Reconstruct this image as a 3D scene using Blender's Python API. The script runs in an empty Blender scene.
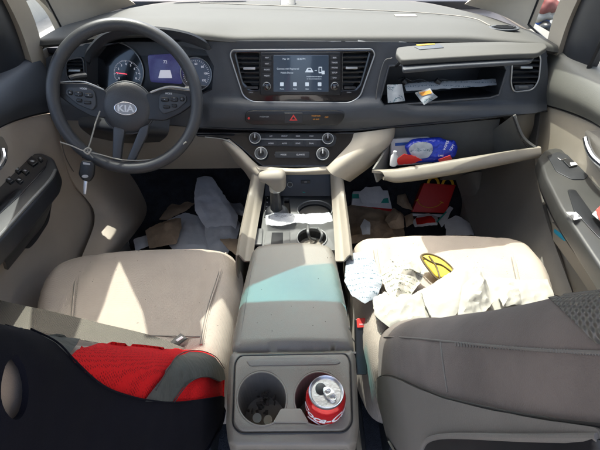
import bpy, bmesh, math, random
from mathutils import Vector, Matrix, noise
from mathutils.geometry import delaunay_2d_cdt
from mathutils.bvhtree import BVHTree
R = math.radians
SC = bpy.context.scene
COL = SC.collection
V = Vector

# ------------------------------------------------------------------ camera, sky, sun, exposure
PITCH = 38.0
CAMZ = 1.2
cam = bpy.data.objects.new("camera", bpy.data.cameras.new("camera")); COL.objects.link(cam)
cam.location = (0, 0, CAMZ); cam.rotation_euler = (R(90 - PITCH), 0, 0)
cam.data.sensor_width = 36; cam.data.lens = 36 * 428 / 600
cam.data.clip_start = 0.01; cam.data.clip_end = 500
SC.camera = cam
SUN = V((-0.23, 0.40, 1.0)).normalized()          # direction towards the sun
world = bpy.data.worlds.new("World"); SC.world = world; world.use_nodes = True
nt = world.node_tree
sky = nt.nodes.new("ShaderNodeTexSky"); sky.sky_type = 'NISHITA'; sky.sun_disc = False
sky.sun_elevation = math.asin(SUN.z); sky.sun_rotation = math.atan2(SUN.x, SUN.y)
sky.dust_density = 6; sky.air_density = .8; sky.ozone_density = .3
nt.links.new(sky.outputs[0], nt.nodes["Background"].inputs[0])
nt.nodes["Background"].inputs[1].default_value = 0.15
sl = bpy.data.lights.new("sun", 'SUN'); sl.energy = 2.0; sl.angle = R(0.5); sl.color = (1, 0.94, 0.85)
so = bpy.data.objects.new("sun", sl); COL.objects.link(so); so.location = (0, 3, 6)
so.rotation_euler = SUN.to_track_quat('Z', 'Y').to_euler()
SC.view_settings.view_transform = 'Standard'; SC.view_settings.look = 'None'
SC.view_settings.gamma = 1; SC.view_settings.exposure = 2.15
SC.cycles.diffuse_bounces = 8; SC.cycles.max_bounces = 14; SC.cycles.transparent_max_bounces = 16

# ------------------------------------------------------------------ materials
def mat(name, col, rough=0.6, metal=0.0, bump=0.0, bscale=200, var=0.0, vscale=6, coat=0.0, emit=0, spec=0.5,
        wave=None, alpha=1.0, sheen=0.0, bdist=0.002, ecol=None, btype='noise'):
    m = bpy.data.materials.new(name); m.use_nodes = True
    n = m.node_tree.nodes; l = m.node_tree.links; b = n["Principled BSDF"]
    b.inputs['Base Color'].default_value = (*col, 1); b.inputs['Roughness'].default_value = rough
    b.inputs['Metallic'].default_value = metal; b.inputs['Coat Weight'].default_value = coat
    b.inputs['Specular IOR Level'].default_value = spec; b.inputs['Alpha'].default_value = alpha
    b.inputs['Sheen Weight'].default_value = sheen
    if emit:
        b.inputs['Emission Color'].default_value = (*(ecol or col), 1); b.inputs['Emission Strength'].default_value = emit
    tc = n.new("ShaderNodeTexCoord")
    if var:
        nz = n.new("ShaderNodeTexNoise"); nz.inputs['Scale'].default_value = vscale; nz.inputs['Detail'].default_value = 6
        nz.inputs['Roughness'].default_value = 0.65
        l.new(tc.outputs['Object'], nz.inputs['Vector'])
        mr = n.new("ShaderNodeMapRange"); mr.inputs[1].default_value = .3; mr.inputs[2].default_value = .7
        mr.inputs[3].default_value = 1 - var; mr.inputs[4].default_value = 1 + var * .5
        l.new(nz.outputs[0], mr.inputs[0])
        mx = n.new("ShaderNodeMix"); mx.data_type = 'RGBA'; mx.blend_type = 'MULTIPLY'; mx.inputs[0].default_value = 1
        mx.inputs[6].default_value = (*col, 1); l.new(mr.outputs[0], mx.inputs[7]); l.new(mx.outputs[2], b.inputs['Base Color'])
        m2 = n.new("ShaderNodeMapRange"); m2.inputs[3].default_value = max(0.05, rough - .12); m2.inputs[4].default_value = min(1, rough + .12)
        l.new(nz.outputs[0], m2.inputs[0]); l.new(m2.outputs[0], b.inputs['Roughness'])
    if bump:
        if btype == 'noise':
            t = n.new("ShaderNodeTexNoise"); t.inputs['Scale'].default_value = bscale; t.inputs['Detail'].default_value = 3; o = t.outputs[0]
            l.new(tc.outputs['Object'], t.inputs['Vector'])
        elif btype == 'leather':
            t = n.new("ShaderNodeTexVoronoi"); t.inputs['Scale'].default_value = bscale; o = t.outputs[0]
            l.new(tc.outputs['Object'], t.inputs['Vector'])
        elif btype in ('weave', 'rib'):
            mp = n.new("ShaderNodeMapping"); l.new(tc.outputs['Object'], mp.inputs[0])
            w1 = n.new("ShaderNodeTexWave"); w1.inputs['Scale'].default_value = bscale; w1.bands_direction = 'X' if wave is None else wave[0]
            w1.inputs['Distortion'].default_value = .6
            w2 = n.new("ShaderNodeTexWave"); w2.inputs['Scale'].default_value = bscale; w2.bands_direction = 'Y' if wave is None else wave[1]
            w2.inputs['Distortion'].default_value = .6
            l.new(mp.outputs[0], w1.inputs[0]); l.new(mp.outputs[0], w2.inputs[0])
            a = n.new("ShaderNodeMath"); a.operation = 'MULTIPLY' if btype == 'weave' else 'ADD'
            l.new(w1.outputs['Fac'], a.inputs[0]); l.new(w2.outputs['Fac'], a.inputs[1]); o = a.outputs[0]
        bp = n.new("ShaderNodeBump"); bp.inputs['Strength'].default_value = bump; bp.inputs['Distance'].default_value = bdist
        l.new(o, bp.inputs['Height']); l.new(bp.outputs[0], b.inputs['Normal'])
    return m

M = {}
M['pad'] = mat('dash_pad_vinyl', (.064, .063, .057), .75, bump=.25, bscale=700, var=.10, vscale=4, btype='leather', bdist=.0006)
M['fascia'] = mat('charcoal_vinyl', (.052, .058, .067), .5, bump=.3, bscale=800, var=.15, vscale=7, btype='leather', bdist=.0006)
M['darkplastic'] = mat('dark_plastic', (.022, .024, .028), .42, bump=.12, bscale=600, var=.2, vscale=12)
M['black'] = mat('black_plastic', (.012, .013, .015), .35, var=.2, vscale=15)
M['gloss'] = mat('piano_black', (.008, .009, .012), .12, coat=.6, var=.1, vscale=9)
M['door'] = mat('door_card_beige', (.42, .365, .305), .6, bump=.2, bscale=700, var=.12, vscale=4, btype='leather', bdist=.0005)
M['doorgrey'] = mat('door_top_grey', (.12, .12, .105), .6, bump=.25, bscale=700, var=.12, vscale=5, btype='leather', bdist=.0006)
M['lipgrey'] = mat('grey_beige_lid', (.25, .225, .18), .5, bump=.2, bscale=700, var=.14, vscale=6, btype='leather', bdist=.0005)
M['binliner'] = mat('bin_liner_grey', (.15, .148, .135), .65, bump=.2, bscale=500, var=.2, vscale=8)
M['olive'] = mat('greige_armrest', (.042, .042, .040), .36, bump=.15, bscale=700, var=.12, vscale=5)
M['spoke'] = mat('spoke_grey', (.06, .064, .07), .35, metal=.2, var=.15)
M['beige'] = mat('beige_plastic', (.36, .32, .255), .55, bump=.2, bscale=700, var=.10, vscale=5, btype='leather', bdist=.0005)
M['greybeige'] = mat('grey_beige_plastic', (.25, .225, .185), .55, bump=.2, bscale=700, var=.12, vscale=5, btype='leather', bdist=.0005)
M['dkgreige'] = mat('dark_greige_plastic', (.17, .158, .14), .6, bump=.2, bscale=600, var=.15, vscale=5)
M['taupe'] = mat('taupe_plastic', (.19, .172, .143), .5, bump=.25, bscale=600, var=.10, vscale=6, btype='leather', bdist=.0006)
M['fabric'] = mat('beige_seat_cloth', (.375, .322, .27), .9, bump=.4, bscale=120, var=.09, vscale=9, btype='weave', wave=('X', 'Y'), sheen=.05, bdist=.0012)
M['fabricb'] = mat('beige_backrest_cloth', (.36, .30, .25), .92, bump=.4, bscale=900, var=.12, vscale=9, bdist=.0008)
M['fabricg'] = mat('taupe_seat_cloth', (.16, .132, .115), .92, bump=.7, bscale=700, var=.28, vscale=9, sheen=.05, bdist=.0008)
M['fabricr'] = mat('ribbed_seat_cloth', (.20, .185, .16), .9, bump=1, bscale=60, btype='rib', wave=('DIAGONAL', 'Z'), var=.15, vscale=80, bdist=.003)
M['carpet'] = mat('dark_carpet', (.040, .043, .055), .95, bump=1, bscale=350, var=.45, vscale=30, bdist=.004)
M['chrome'] = mat('chrome', (.75, .76, .78), .18, metal=1)
M['silver'] = mat('satin_silver', (.42, .43, .43), .38, metal=.8, var=.1)
M['silverp'] = mat('silver_plastic', (.15, .153, .15), .42, metal=.3, var=.15, vscale=12, bump=.05, bscale=300)
M['rubber'] = mat('wheel_leather', (.050, .052, .056), .42, bump=.35, bscale=650, var=.15, vscale=9, btype='leather', bdist=.0007)
M['white'] = mat('white_mark', (.75, .76, .78), .5)
M['dim'] = mat('grey_mark', (.35, .36, .38), .5)
M['redmark'] = mat('red_mark', (.7, .05, .04), .5)
M['orange'] = mat('orange_mark', (.75, .32, .05), .5)
M['screen'] = mat('screen_glass', (.018, .024, .034), .12, emit=.25, ecol=(.022, .035, .055), coat=.5, var=.15, vscale=12)
M['scrtxt'] = mat('screen_text', (.4, .45, .5), .4, emit=.1, ecol=(.7, .8, .9))
M['cluster'] = mat('cluster_display', (.02, .02, .05), .2, emit=.06, ecol=(.10, .10, .36), var=.7, vscale=40)
M['gtick'] = mat('gauge_marks', (.55, .56, .6), .4, emit=.12, ecol=(.7, .7, .8))
M['gred'] = mat('gauge_needle', (.7, .05, .08), .4, emit=.4, ecol=(.9, .08, .12))
M['paper'] = mat('white_paper', (.60, .60, .60), .85, bump=.35, bscale=45, var=.05, vscale=20, bdist=.004)
M['bagpaper'] = mat('white_bag_paper', (.86, .88, .92), .8, bump=.5, bscale=30, var=.10, vscale=12, bdist=.006)
M['napkin'] = mat('napkin', (.31, .30, .265), .95, bump=.5, bscale=60, var=.06, vscale=30, bdist=.003)
M['kraft'] = mat('kraft_paper', (.52, .39, .27), .85, bump=.6, bscale=40, var=.25, vscale=18, bdist=.006)
M['film'] = mat('clear_film', (.8, .82, .85), .15, bump=1, bscale=60, alpha=.35, bdist=.01)
M['mred'] = mat('red_card', (.62, .018, .015), .45, var=.08, vscale=14, bump=.1, bscale=40)
M['myel'] = mat('yellow_card_and_glint', (.85, .48, .02), .5, var=.08, vscale=14)
M['can'] = mat('red_can_paint', (.60, .008, .012), .25, metal=.35, coat=.4)
M['alu'] = mat('brushed_aluminium', (.72, .72, .73), .28, metal=1, bump=.1, bscale=300)
M['blue'] = mat('blue_film_pack', (.018, .04, .42), .25, bump=.8, bscale=40, var=.15, vscale=25, bdist=.006)
M['teal'] = mat('teal_print', (.03, .36, .30), .5)
M['cyan'] = mat('cyan_plastic', (.03, .30, .45), .3)
M['vred'] = mat('red_mesh_cloth', (.80, .008, .012), .85, bump=.5, bscale=260, var=.10, vscale=60, bdist=.002, spec=.2)
M['vgrey'] = mat('grey_satin_cloth', (.075, .085, .082), .45, bump=.5, bscale=60, var=.3, vscale=30, bdist=.004)
M['vblack'] = mat('black_knit_cloth', (.0045, .005, .010), .95, bump=.25, bscale=900, var=.25, vscale=14, spec=.15, bdist=.001)
M['belt'] = mat('beige_webbing', (.105, .094, .075), .7, bump=.6, bscale=130, btype='rib', wave=('X', 'DIAGONAL'), var=.08, vscale=20, bdist=.0008)
M['asphalt'] = mat('concrete_ground', (.30, .29, .27), .9, bump=.4, bscale=30, var=.2, vscale=2)
M['lining'] = mat('roof_cloth', (.42, .39, .34), .9, bump=.3, bscale=400)
M['amber'] = mat('amber_film', (.72, .50, .06), .35, var=.35, vscale=60, bump=.4, bscale=120)
M['brownp'] = mat('brown_plastic', (.10, .075, .035), .4, var=.3, vscale=60)
M['debris'] = mat('crumbs', (.07, .06, .05), .9, var=.6, vscale=200)
M['maroon'] = mat('maroon_cloth', (.16, .035, .03), .8, var=.2)
M['bluecloth'] = mat('blue_cloth', (.03, .10, .38), .8, var=.2)
M['stucco'] = mat('pale_wall', (.50, .48, .43), .9, bump=.4, bscale=20, var=.1)
M['bodyblue'] = mat('dark_blue_paint', (.02, .03, .06), .2, coat=.8)

def printed(name, base, ink, sx, sy, thr):
    m = mat(name, base, .8, bump=.4, bscale=50, bdist=.003)
    n = m.node_tree.nodes; l = m.node_tree.links; b = n["Principled BSDF"]
    tc = n.new("ShaderNodeTexCoord"); mp = n.new("ShaderNodeMapping"); mp.inputs['Scale'].default_value = (sx, sy, sx)
    l.new(tc.outputs['Object'], mp.inputs[0])
    t = n.new("ShaderNodeTexNoise"); t.inputs['Scale'].default_value = 1; t.inputs['Detail'].default_value = 1
    l.new(mp.outputs[0], t.inputs['Vector'])
    w = n.new("ShaderNodeTexWave"); w.inputs['Scale'].default_value = 22; w.bands_direction = 'Y'; w.inputs['Distortion'].default_value = .5
    l.new(tc.outputs['Object'], w.inputs[0])
    a = n.new("ShaderNodeMath"); a.operation = 'MULTIPLY'; l.new(t.outputs[0], a.inputs[0]); l.new(w.outputs['Fac'], a.inputs[1])
    r = n.new("ShaderNodeMath"); r.operation = 'GREATER_THAN'; r.inputs[1].default_value = thr; l.new(a.outputs[0], r.inputs[0])
    mx = n.new("ShaderNodeMix"); mx.data_type = 'RGBA'; l.new(r.outputs[0], mx.inputs[0])
    mx.inputs[6].default_value = (*base, 1); mx.inputs[7].default_value = (*ink, 1); l.new(mx.outputs[2], b.inputs['Base Color'])
    return m
M['receipt'] = printed('receipt_paper', (.34, .37, .40), (.09, .14, .17), 420, 90, .50)
M['receiptw'] = printed('receipt_paper_warm', (.40, .37, .31), (.13, .14, .10), 420, 90, .50)

def glass(name, tint=(.93, .97, .97), gl=.04):
    m = bpy.data.materials.new(name); m.use_nodes = True; n = m.node_tree.nodes; l = m.node_tree.links; n.clear()
    o = n.new("ShaderNodeOutputMaterial"); t = n.new("ShaderNodeBsdfTransparent"); t.inputs[0].default_value = (*tint, 1)
    g = n.new("ShaderNodeBsdfGlossy"); g.inputs['Roughness'].default_value = .03
    mx = n.new("ShaderNodeMixShader"); mx.inputs[0].default_value = gl
    l.new(t.outputs[0], mx.inputs[1]); l.new(g.outputs[0], mx.inputs[2]); l.new(mx.outputs[0], o.inputs[0])
    return m
M['glass'] = glass('window_glass'); M['tintglass'] = glass('added_teal_tint', (.42, .88, .92), .05)

_n = M['tintglass'].node_tree.nodes; _l = M['tintglass'].node_tree.links
_tc = _n.new("ShaderNodeTexCoord"); _g = _n.new("ShaderNodeTexNoise"); _g.inputs['Scale'].default_value = 9; _l.new(_tc.outputs['Object'], _g.inputs[0])
_r = _n.new("ShaderNodeValToRGB"); _r.color_ramp.elements[0].position = .3; _r.color_ramp.elements[0].color = (.24, .74, .88, 1); _r.color_ramp.elements[1].position = .7; _r.color_ramp.elements[1].color = (.55, .93, .98, 1)
_l.new(_g.outputs[0], _r.inputs[0]); _l.new(_r.outputs[0], [x for x in _n if x.type == 'BSDF_TRANSPARENT'][0].inputs[0])

# open knit: small dark holes between red threads
_m = M['vred'].node_tree; _b = _m.nodes['Principled BSDF']; _t = _m.nodes.new("ShaderNodeTexCoord"); _v = _m.nodes.new("ShaderNodeTexVoronoi"); _v.inputs['Scale'].default_value = 300
_v.inputs['Randomness'].default_value = .25; _m.links.new(_t.outputs['Object'], _v.inputs['Vector'])
_q = _m.nodes.new("ShaderNodeMapRange"); _q.inputs[1].default_value = .25; _q.inputs[2].default_value = .42; _m.links.new(_v.outputs['Distance'], _q.inputs[0])
_x = _m.nodes.new("ShaderNodeMix"); _x.data_type = 'RGBA'; _x.inputs[6].default_value = (.26, .002, .005, 1); _x.inputs[7].default_value = (.66, .008, .012, 1)
_m.links.new(_q.outputs[0], _x.inputs[0]); _m.links.new(_x.outputs[2], _b.inputs['Base Color'])

# ------------------------------------------------------------------ projection helpers (photo pixel -> point on a real surface)
CP = V((0, 0, CAMZ)); FW = V((0, math.cos(R(PITCH)), -math.sin(R(PITCH)))); UP = V((0, math.sin(R(PITCH)), math.cos(R(PITCH)))); RT = V((1, 0, 0))
def ray(px, py): return FW + RT * ((px - 300) / 428) + UP * ((225 - py) / 428)
def at(px, py, X=None, Y=None, Z=None):
    d = ray(px, py)
    t = X / d.x if X is not None else (Y / d.y if Y is not None else (Z - CAMZ) / d.z)
    return CP + d * t
class Frame:
    def __init__(s, o, n, up=V((0, 0, 1))):
        s.o = V(o); s.n = V(n).normalized(); s.u = V(up).cross(s.n).normalized(); s.v = s.n.cross(s.u)
        s.m = Matrix(((s.u.x, s.v.x, s.n.x, s.o.x), (s.u.y, s.v.y, s.n.y, s.o.y), (s.u.z, s.v.z, s.n.z, s.o.z), (0, 0, 0, 1)))
    def P(s, px, py, off=0):
        d = ray(px, py); t = (s.o + s.n * off - CP).dot(s.n) / d.dot(s.n); return CP + d * t
    def uv(s, px, py):
        q = s.P(px, py) - s.o; return V((q.dot(s.u), q.dot(s.v)))
    def W(s, u, v, off=0): return s.o + s.u * u + s.v * v + s.n * off

# ------------------------------------------------------------------ mesh makers (each returns mesh data)
def bm_mesh(bm, smooth=True, ang=35):
    bmesh.ops.remove_doubles(bm, verts=bm.verts, dist=1e-5)
    bmesh.ops.recalc_face_normals(bm, faces=bm.faces)
    me = bpy.data.meshes.new("m"); bm.to_mesh(me); bm.free()
    if smooth:
        for p in me.polygons: p.use_smooth = True
        me.set_sharp_from_angle(angle=R(ang))
    return me
def from_obj(data, m=None):
    o = bpy.data.objects.new("tmp", data); COL.objects.link(o)
    dg = bpy.context.evaluated_depsgraph_get()
    me = bpy.data.meshes.new_from_object(o.evaluated_get(dg)); bpy.data.objects.remove(o); bpy.data.curves.remove(data)
    if m is not None: me.transform(m)
    bm = bmesh.new(); bm.from_mesh(me); bpy.data.meshes.remove(me); return bm_mesh(bm)
def rpoly(pts, r, seg=5):
    out = []; n = len(pts)
    for i in range(n):
        a, b, c = V(pts[i - 1]), V(pts[i]), V(pts[(i + 1) % n]); d1 = (a - b); d2 = (c - b)
        k = min(r, d1.length * .45, d2.length * .45)
        if k < 1e-6: out.append(b); continue
        p, q = b + d1.normalized() * k, b + d2.normalized() * k
        for j in range(seg + 1):
            t = j / seg; out.append(p * (1 - t) ** 2 + b * 2 * t * (1 - t) + q * t * t)
    return out
def curve2d(loops, th, bev, m):
    cu = bpy.data.curves.new("c", 'CURVE'); cu.dimensions = '2D'; cu.fill_mode = 'BOTH'
    cu.extrude = max(th / 2 - bev, 1e-5); cu.bevel_depth = bev; cu.bevel_resolution = 2; cu.offset = -bev
    for lp in loops:
        s = cu.splines.new('POLY'); s.points.add(len(lp) - 1)
        for i, p in enumerate(lp): s.points[i].co = (p[0], p[1], 0, 1)
        s.use_cyclic_u = True
    return from_obj(cu, m)
def plate(fr, pts, th, off=0, bev=.0015, holes=(), r=.004):
    """plate with its front face at off in front of the frame, outline given in photo pixels"""
    loops = [rpoly([fr.uv(*p) for p in pts], r)] + [rpoly([fr.uv(*p) for p in h], r) for h in holes]
    # shift outline so that it still reads at its front face
    return curve2d(loops, th, bev, fr.m @ Matrix.Translation((0, 0, off - th / 2)))
def plate_uv(fr, pts, th, off=0, bev=.001, holes=(), r=.003):
    return curve2d([rpoly([V(p) for p in pts], r)] + [[V(q) for q in h] for h in holes], th, bev, fr.m @ Matrix.Translation((0, 0, off - th / 2)))
def rectpx(x0, y0, x1, y1): return [(x0, y0), (x1, y0), (x1, y1), (x0, y1)]
def ellpx(cx, cy, rx, ry, n=28, a0=0): return [(cx + rx * math.cos(a0 + 2 * math.pi * i / n), cy + ry * math.sin(a0 + 2 * math.pi * i / n)) for i in range(n)]
def tube(pts, r, cyc=False, smooth=True, res=3, radii=None):
    pts = [p for p in pts if p is not None]
    cu = bpy.data.curves.new("c", 'CURVE'); cu.dimensions = '3D'; cu.bevel_depth = r; cu.bevel_resolution = res; cu.use_fill_caps = True
    if smooth and len(pts) > 2: pts = spline(pts, 6, cyc); radii = None if radii is None else [x for x in interp1(radii, 6, cyc)]
    s = cu.splines.new('POLY'); s.points.add(len(pts) - 1)
    for i, p in enumerate(pts):
        s.points[i].co = (*p, 1)
        if radii: s.points[i].radius = radii[i]
    s.use_cyclic_u = cyc
    return from_obj(cu)
def cr(a, b, c, d, t): return .5 * ((2 * b) + (c - a) * t + (2 * a - 5 * b + 4 * c - d) * t * t + (3 * b - a - 3 * c + d) * t ** 3)
def spline(pts, k, cyc=False):
    pts = [V(p) for p in pts]; n = len(pts); out = []
    for i in range(n if cyc else n - 1):
        if cyc: a, b, c, d = pts[i - 1], pts[i], pts[(i + 1) % n], pts[(i + 2) % n]
        else:
            b, c = pts[i], pts[i + 1]; a = pts[i - 1] if i else b * 2 - c; d = pts[i + 2] if i + 2 < n else c * 2 - b
        for j in range(k): out.append(cr(a, b, c, d, j / k))
    if not cyc: out.append(pts[-1])
    return out
def interp1(v, k, cyc=False): return [p.x for p in spline([V((x, 0, 0)) for x in v], k, cyc)]
def solid(bm, th):
    """gives an open sheet a thickness, away from the cabin centre"""
    bmesh.ops.recalc_face_normals(bm, faces=bm.faces); bm.normal_update()
    if sum(f.calc_area() * f.normal.dot((CP - f.calc_center_median()).normalized()) for f in bm.faces) < 0:
        bmesh.ops.reverse_faces(bm, faces=bm.faces[:]); bm.normal_update()
    faces = bm.faces[:]; edges = [(e.verts[0], e.verts[1], e.link_faces[0]) for e in bm.edges if len(e.link_faces) == 1]
    cop = {v: bm.verts.new(v.co - v.normal * th) for v in bm.verts[:]}
    for f in faces: bm.faces.new([cop[v] for v in reversed(f.verts)])
    for a, b, f in edges:
        vs = list(f.verts); i = vs.index(a)
        if vs[(i + 1) % len(vs)] is not b: a, b = b, a
        try: bm.faces.new((b, a, cop[a], cop[b]))
        except ValueError: pass
def patch(rows, k=5, th=.004, cyc=False, amp=0, seed=0, fs=8):
    rows = [spline(r, k, cyc) for r in rows]
    cols = [spline([r[i] for r in rows], k) for i in range(len(rows[0]))]
    bm = bmesh.new(); g = [[bm.verts.new(p) for p in c] for c in cols]
    if amp:
        for c in g:
            for v in c: v.co += noise.noise_vector(v.co * fs + V((seed, 0, 0))) * amp
    n = len(g)
    for i in range(n if cyc else n - 1):
        for j in range(len(g[0]) - 1): bm.faces.new((g[i][j], g[(i + 1) % n][j], g[(i + 1) % n][j + 1], g[i][j + 1]))
    if th: solid(bm, th)
    return bm_mesh(bm, ang=50)
def inside(p, poly):
    x, y = p[0], p[1]; c = False; n = len(poly)
    for i in range(n):
        a, b = poly[i - 1], poly[i]
        if (a[1] > y) != (b[1] > y) and x < (b[0] - a[0]) * (y - a[1]) / (b[1] - a[1]) + a[0]: c = not c
    return c
def edist(p, poly):
    best = 9e9; px, py = p[0], p[1]
    for i in range(len(poly)):
        ax, ay = poly[i - 1][0], poly[i - 1][1]; bx, by = poly[i][0], poly[i][1]; dx, dy = bx - ax, by - ay
        t = max(0, min(1, ((px - ax) * dx + (py - ay) * dy) / (dx * dx + dy * dy + 1e-12)))
        d = (ax + dx * t - px) ** 2 + (ay + dy * t - py) ** 2
        if d < best: best = d
    return math.sqrt(best)
def resample(poly, step):
    out = []
    for i in range(len(poly)):
        a, b = V(poly[i][:2]), V(poly[(i + 1) % len(poly)][:2]); n = max(1, int((b - a).length / step))
        for j in range(n): out.append(a.lerp(b, j / n))
    return out
def cdt(poly, step, holes=()):
    poly = resample(poly, step); holes = [resample(h, step) for h in holes]
    pts = list(poly); edges = [(i, (i + 1) % len(poly)) for i in range(len(poly))]
    for h in holes:
        b = len(pts); pts += h; edges += [(b + i, b + (i + 1) % len(h)) for i in range(len(h))]
    xs = [p[0] for p in poly]; ys = [p[1] for p in poly]
    y = min(ys) + step * .5; row = 0
    while y < max(ys):
        x = min(xs) + step * (.25 + .5 * (row % 2))
        while x < max(xs):
            if inside((x, y), poly) and edist((x, y), poly) > step * .4 and not any(inside((x, y), h) or edist((x, y), h) < step * .4 for h in holes): pts.append(V((x, y)))
            x += step
        y += step * .87; row += 1
    vs, es, fs, *_ = delaunay_2d_cdt([V((p[0], p[1])) for p in pts], edges, [], 0, 1e-6)
    out = []
    for f in fs:
        c = sum((vs[i] for i in f), V((0, 0))) / len(f)
        if inside(c, poly) and not any(inside(c, h) for h in holes): out.append(f)
    return vs, out, poly
def sheet(pts, fn, step=4, holes=(), th=.003, smooth_outline=0, ang=60):
    """sheet of triangles over a pixel outline, every vertex put on a real surface by fn(px, py)"""
    if smooth_outline: pts = [tuple(p) for p in rpoly([V(p) for p in pts], smooth_outline)]
    vs, fs, _ = cdt(pts, step, holes)
    bm = bmesh.new(); bv = [fn(p[0], p[1]) for p in vs]; bv = [None if p is None else bm.verts.new(p) for p in bv]
    for f in fs:
        if any(bv[i] is None for i in f): continue
        try: bm.faces.new([bv[i] for i in f])
        except ValueError: pass
    for v in [v for v in bm.verts if not v.link_faces]: bm.verts.remove(v)
    if th: solid(bm, th)
    return bm_mesh(bm, ang=ang)
def pillow(outline, ztop, zbot, rad, step=.015, fn=None):
    """soft block: outline in world XY (points), edges rolled over radius rad"""
    vs, fs, poly = cdt(outline, step)
    bm = bmesh.new(); top = []
    for p in vs:
        d = edist(p, poly); k = min(1, d / rad); h = math.sqrt(max(0, 1 - (1 - k) ** 2)); z = ztop - rad * (1 - h)
        if fn: z += fn(p[0], p[1]) * h
        top.append(bm.verts.new((p[0], p[1], z)))
    for f in fs: bm.faces.new([top[i] for i in f])
    for v in [v for v in bm.verts if not v.link_faces]: bm.verts.remove(v)
    be = [e for e in bm.edges if e.is_boundary]
    r = bmesh.ops.extrude_edge_only(bm, edges=be); nv = [g for g in r['geom'] if isinstance(g, bmesh.types.BMVert)]
    for v in nv: v.co.z = zbot
    return bm_mesh(bm, ang=60)
def cyl(fr, u, v, r, h, off=0, r2=None, seg=40, bev=.0012):
    bm = bmesh.new(); r2 = r if r2 is None else r2; prof = [(0, 0), (r, 0), (r, h - bev if h > 2 * bev else h), (max(r2 - bev, 1e-5), h), (0, h)]
    return lathe(prof, fr.m @ Matrix.Translation((u, v, off)), seg)
def lathe(prof, m=None, seg=48, ang=40):
    bm = bmesh.new(); rings = []
    for r, z in prof: rings.append([bm.verts.new((r * math.cos(2 * math.pi * i / seg), r * math.sin(2 * math.pi * i / seg), z)) for i in range(seg)])
    for a, b in zip(rings, rings[1:]):
        for i in range(seg): bm.faces.new((a[i], a[(i + 1) % seg], b[(i + 1) % seg], b[i]))
    if m is not None: bmesh.ops.transform(bm, matrix=m, verts=bm.verts)
    bmesh.ops.remove_doubles(bm, verts=bm.verts, dist=1e-6)
    bmesh.ops.dissolve_degenerate(bm, edges=bm.edges, dist=1e-7)
    return bm_mesh(bm, ang=ang)
def torus(fr, R0, r, u=0, v=0, off=0, su=1, sv=1, seg=72):
    return tube([fr.W(u + R0 * su * math.cos(2 * math.pi * i / seg), v + R0 * sv * math.sin(2 * math.pi * i / seg), off) for i in range(seg)], r, True, False, 6)
def text(fr, s, px, py, h, off=.001, ext=.0004, ang=0, sx=1, uv=None, bold=0):
    cu = bpy.data.curves.new("t", 'FONT'); cu.body = s; cu.size = h; cu.align_x = 'CENTER'; cu.align_y = 'CENTER'; cu.extrude = ext; cu.offset = bold
    q = fr.uv(px, py) if uv is None else V(uv)
    return from_obj(cu, fr.m @ Matrix.Translation((q.x, q.y, off)) @ Matrix.Rotation(R(ang), 4, 'Z') @ Matrix.Diagonal((sx, 1, 1, 1)))
def box(c, s, rot=None, bev=.002):
    bm = bmesh.new(); bmesh.ops.create_cube(bm, size=1)
    for v in bm.verts: v.co = V((v.co.x * s[0], v.co.y * s[1], v.co.z * s[2]))
    if bev: bmesh.ops.bevel(bm, geom=bm.edges[:], offset=bev, segments=2, affect='EDGES', profile=.6)
    m = Matrix.Translation(V(c)) @ (rot.to_4x4() if rot else Matrix.Identity(4))
    bmesh.ops.transform(bm, matrix=m, verts=bm.verts); return bm_mesh(bm)
def fbox(fr, px0, py0, px1, py1, th, off=0, bev=.0008): return plate(fr, rectpx(px0, py0, px1, py1), th, off, bev, r=.0015)
def strip(a, b, w, th, fr):   # flat bar between two points a, b lying on frame fr
    pass

# ------------------------------------------------------------------ object makers
def thing(name, label, cat, loc=(0, 0, 0), group=None):
    o = bpy.data.objects.new(name, None); COL.objects.link(o); o.location = loc; o.empty_display_size = .05
    o['label'] = label; o['category'] = cat
    if group: o['group'] = group
    return o
def mk(name, meshes, m, parent=None, label=None, cat=None, group=None, kind=None):
    """joins mesh data into ONE object; meshes may be [(mesh, material), ...]"""
    if not isinstance(meshes, (list, tuple)): meshes = [meshes]
    items = [(x if isinstance(x, tuple) else (x, m)) for x in meshes]
    mats = []; bm = bmesh.new()
    for me, mm in items:
        if mm not in mats: mats.append(mm)
        idx = mats.index(mm); n0 = len(bm.faces); bm.from_mesh(me); bm.faces.ensure_lookup_table()
        for f in bm.faces[n0:]: f.material_index = idx
    me = bpy.data.meshes.new(name); bm.to_mesh(me); bm.free()
    for a, _ in items:
        if a.users == 0: bpy.data.meshes.remove(a)
    for mm in mats: me.materials.append(M[mm])
    o = bpy.data.objects.new(name, me); COL.objects.link(o)
    if parent is None:
        c = [v.co for v in me.vertices]; cx = (min(v.x for v in c) + max(v.x for v in c)) / 2; cy = (min(v.y for v in c) + max(v.y for v in c)) / 2; cz = min(v.z for v in c)
        if kind != 'structure': me.transform(Matrix.Translation((-cx, -cy, -cz))); o.location = (cx, cy, cz)
    else:
        t = V((0, 0, 0)); p = parent
        while p: t += p.location; p = p.parent
        me.transform(Matrix.Translation(-t)); o.parent = parent
    if label: o['label'] = label
    if cat: o['category'] = cat
    if group: o['group'] = group
    if kind: o['kind'] = kind
    return o
def mk_each(name, meshes, *a, **k): return [mk(name, m, *a, **k) for m in meshes]
def bvh_of(o):
    t = V((0, 0, 0)); p = o
    while p: t += p.location; p = p.parent
    return BVHTree.FromPolygons([v.co + t for v in o.data.vertices], [list(p.vertices) for p in o.data.polygons])
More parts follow.
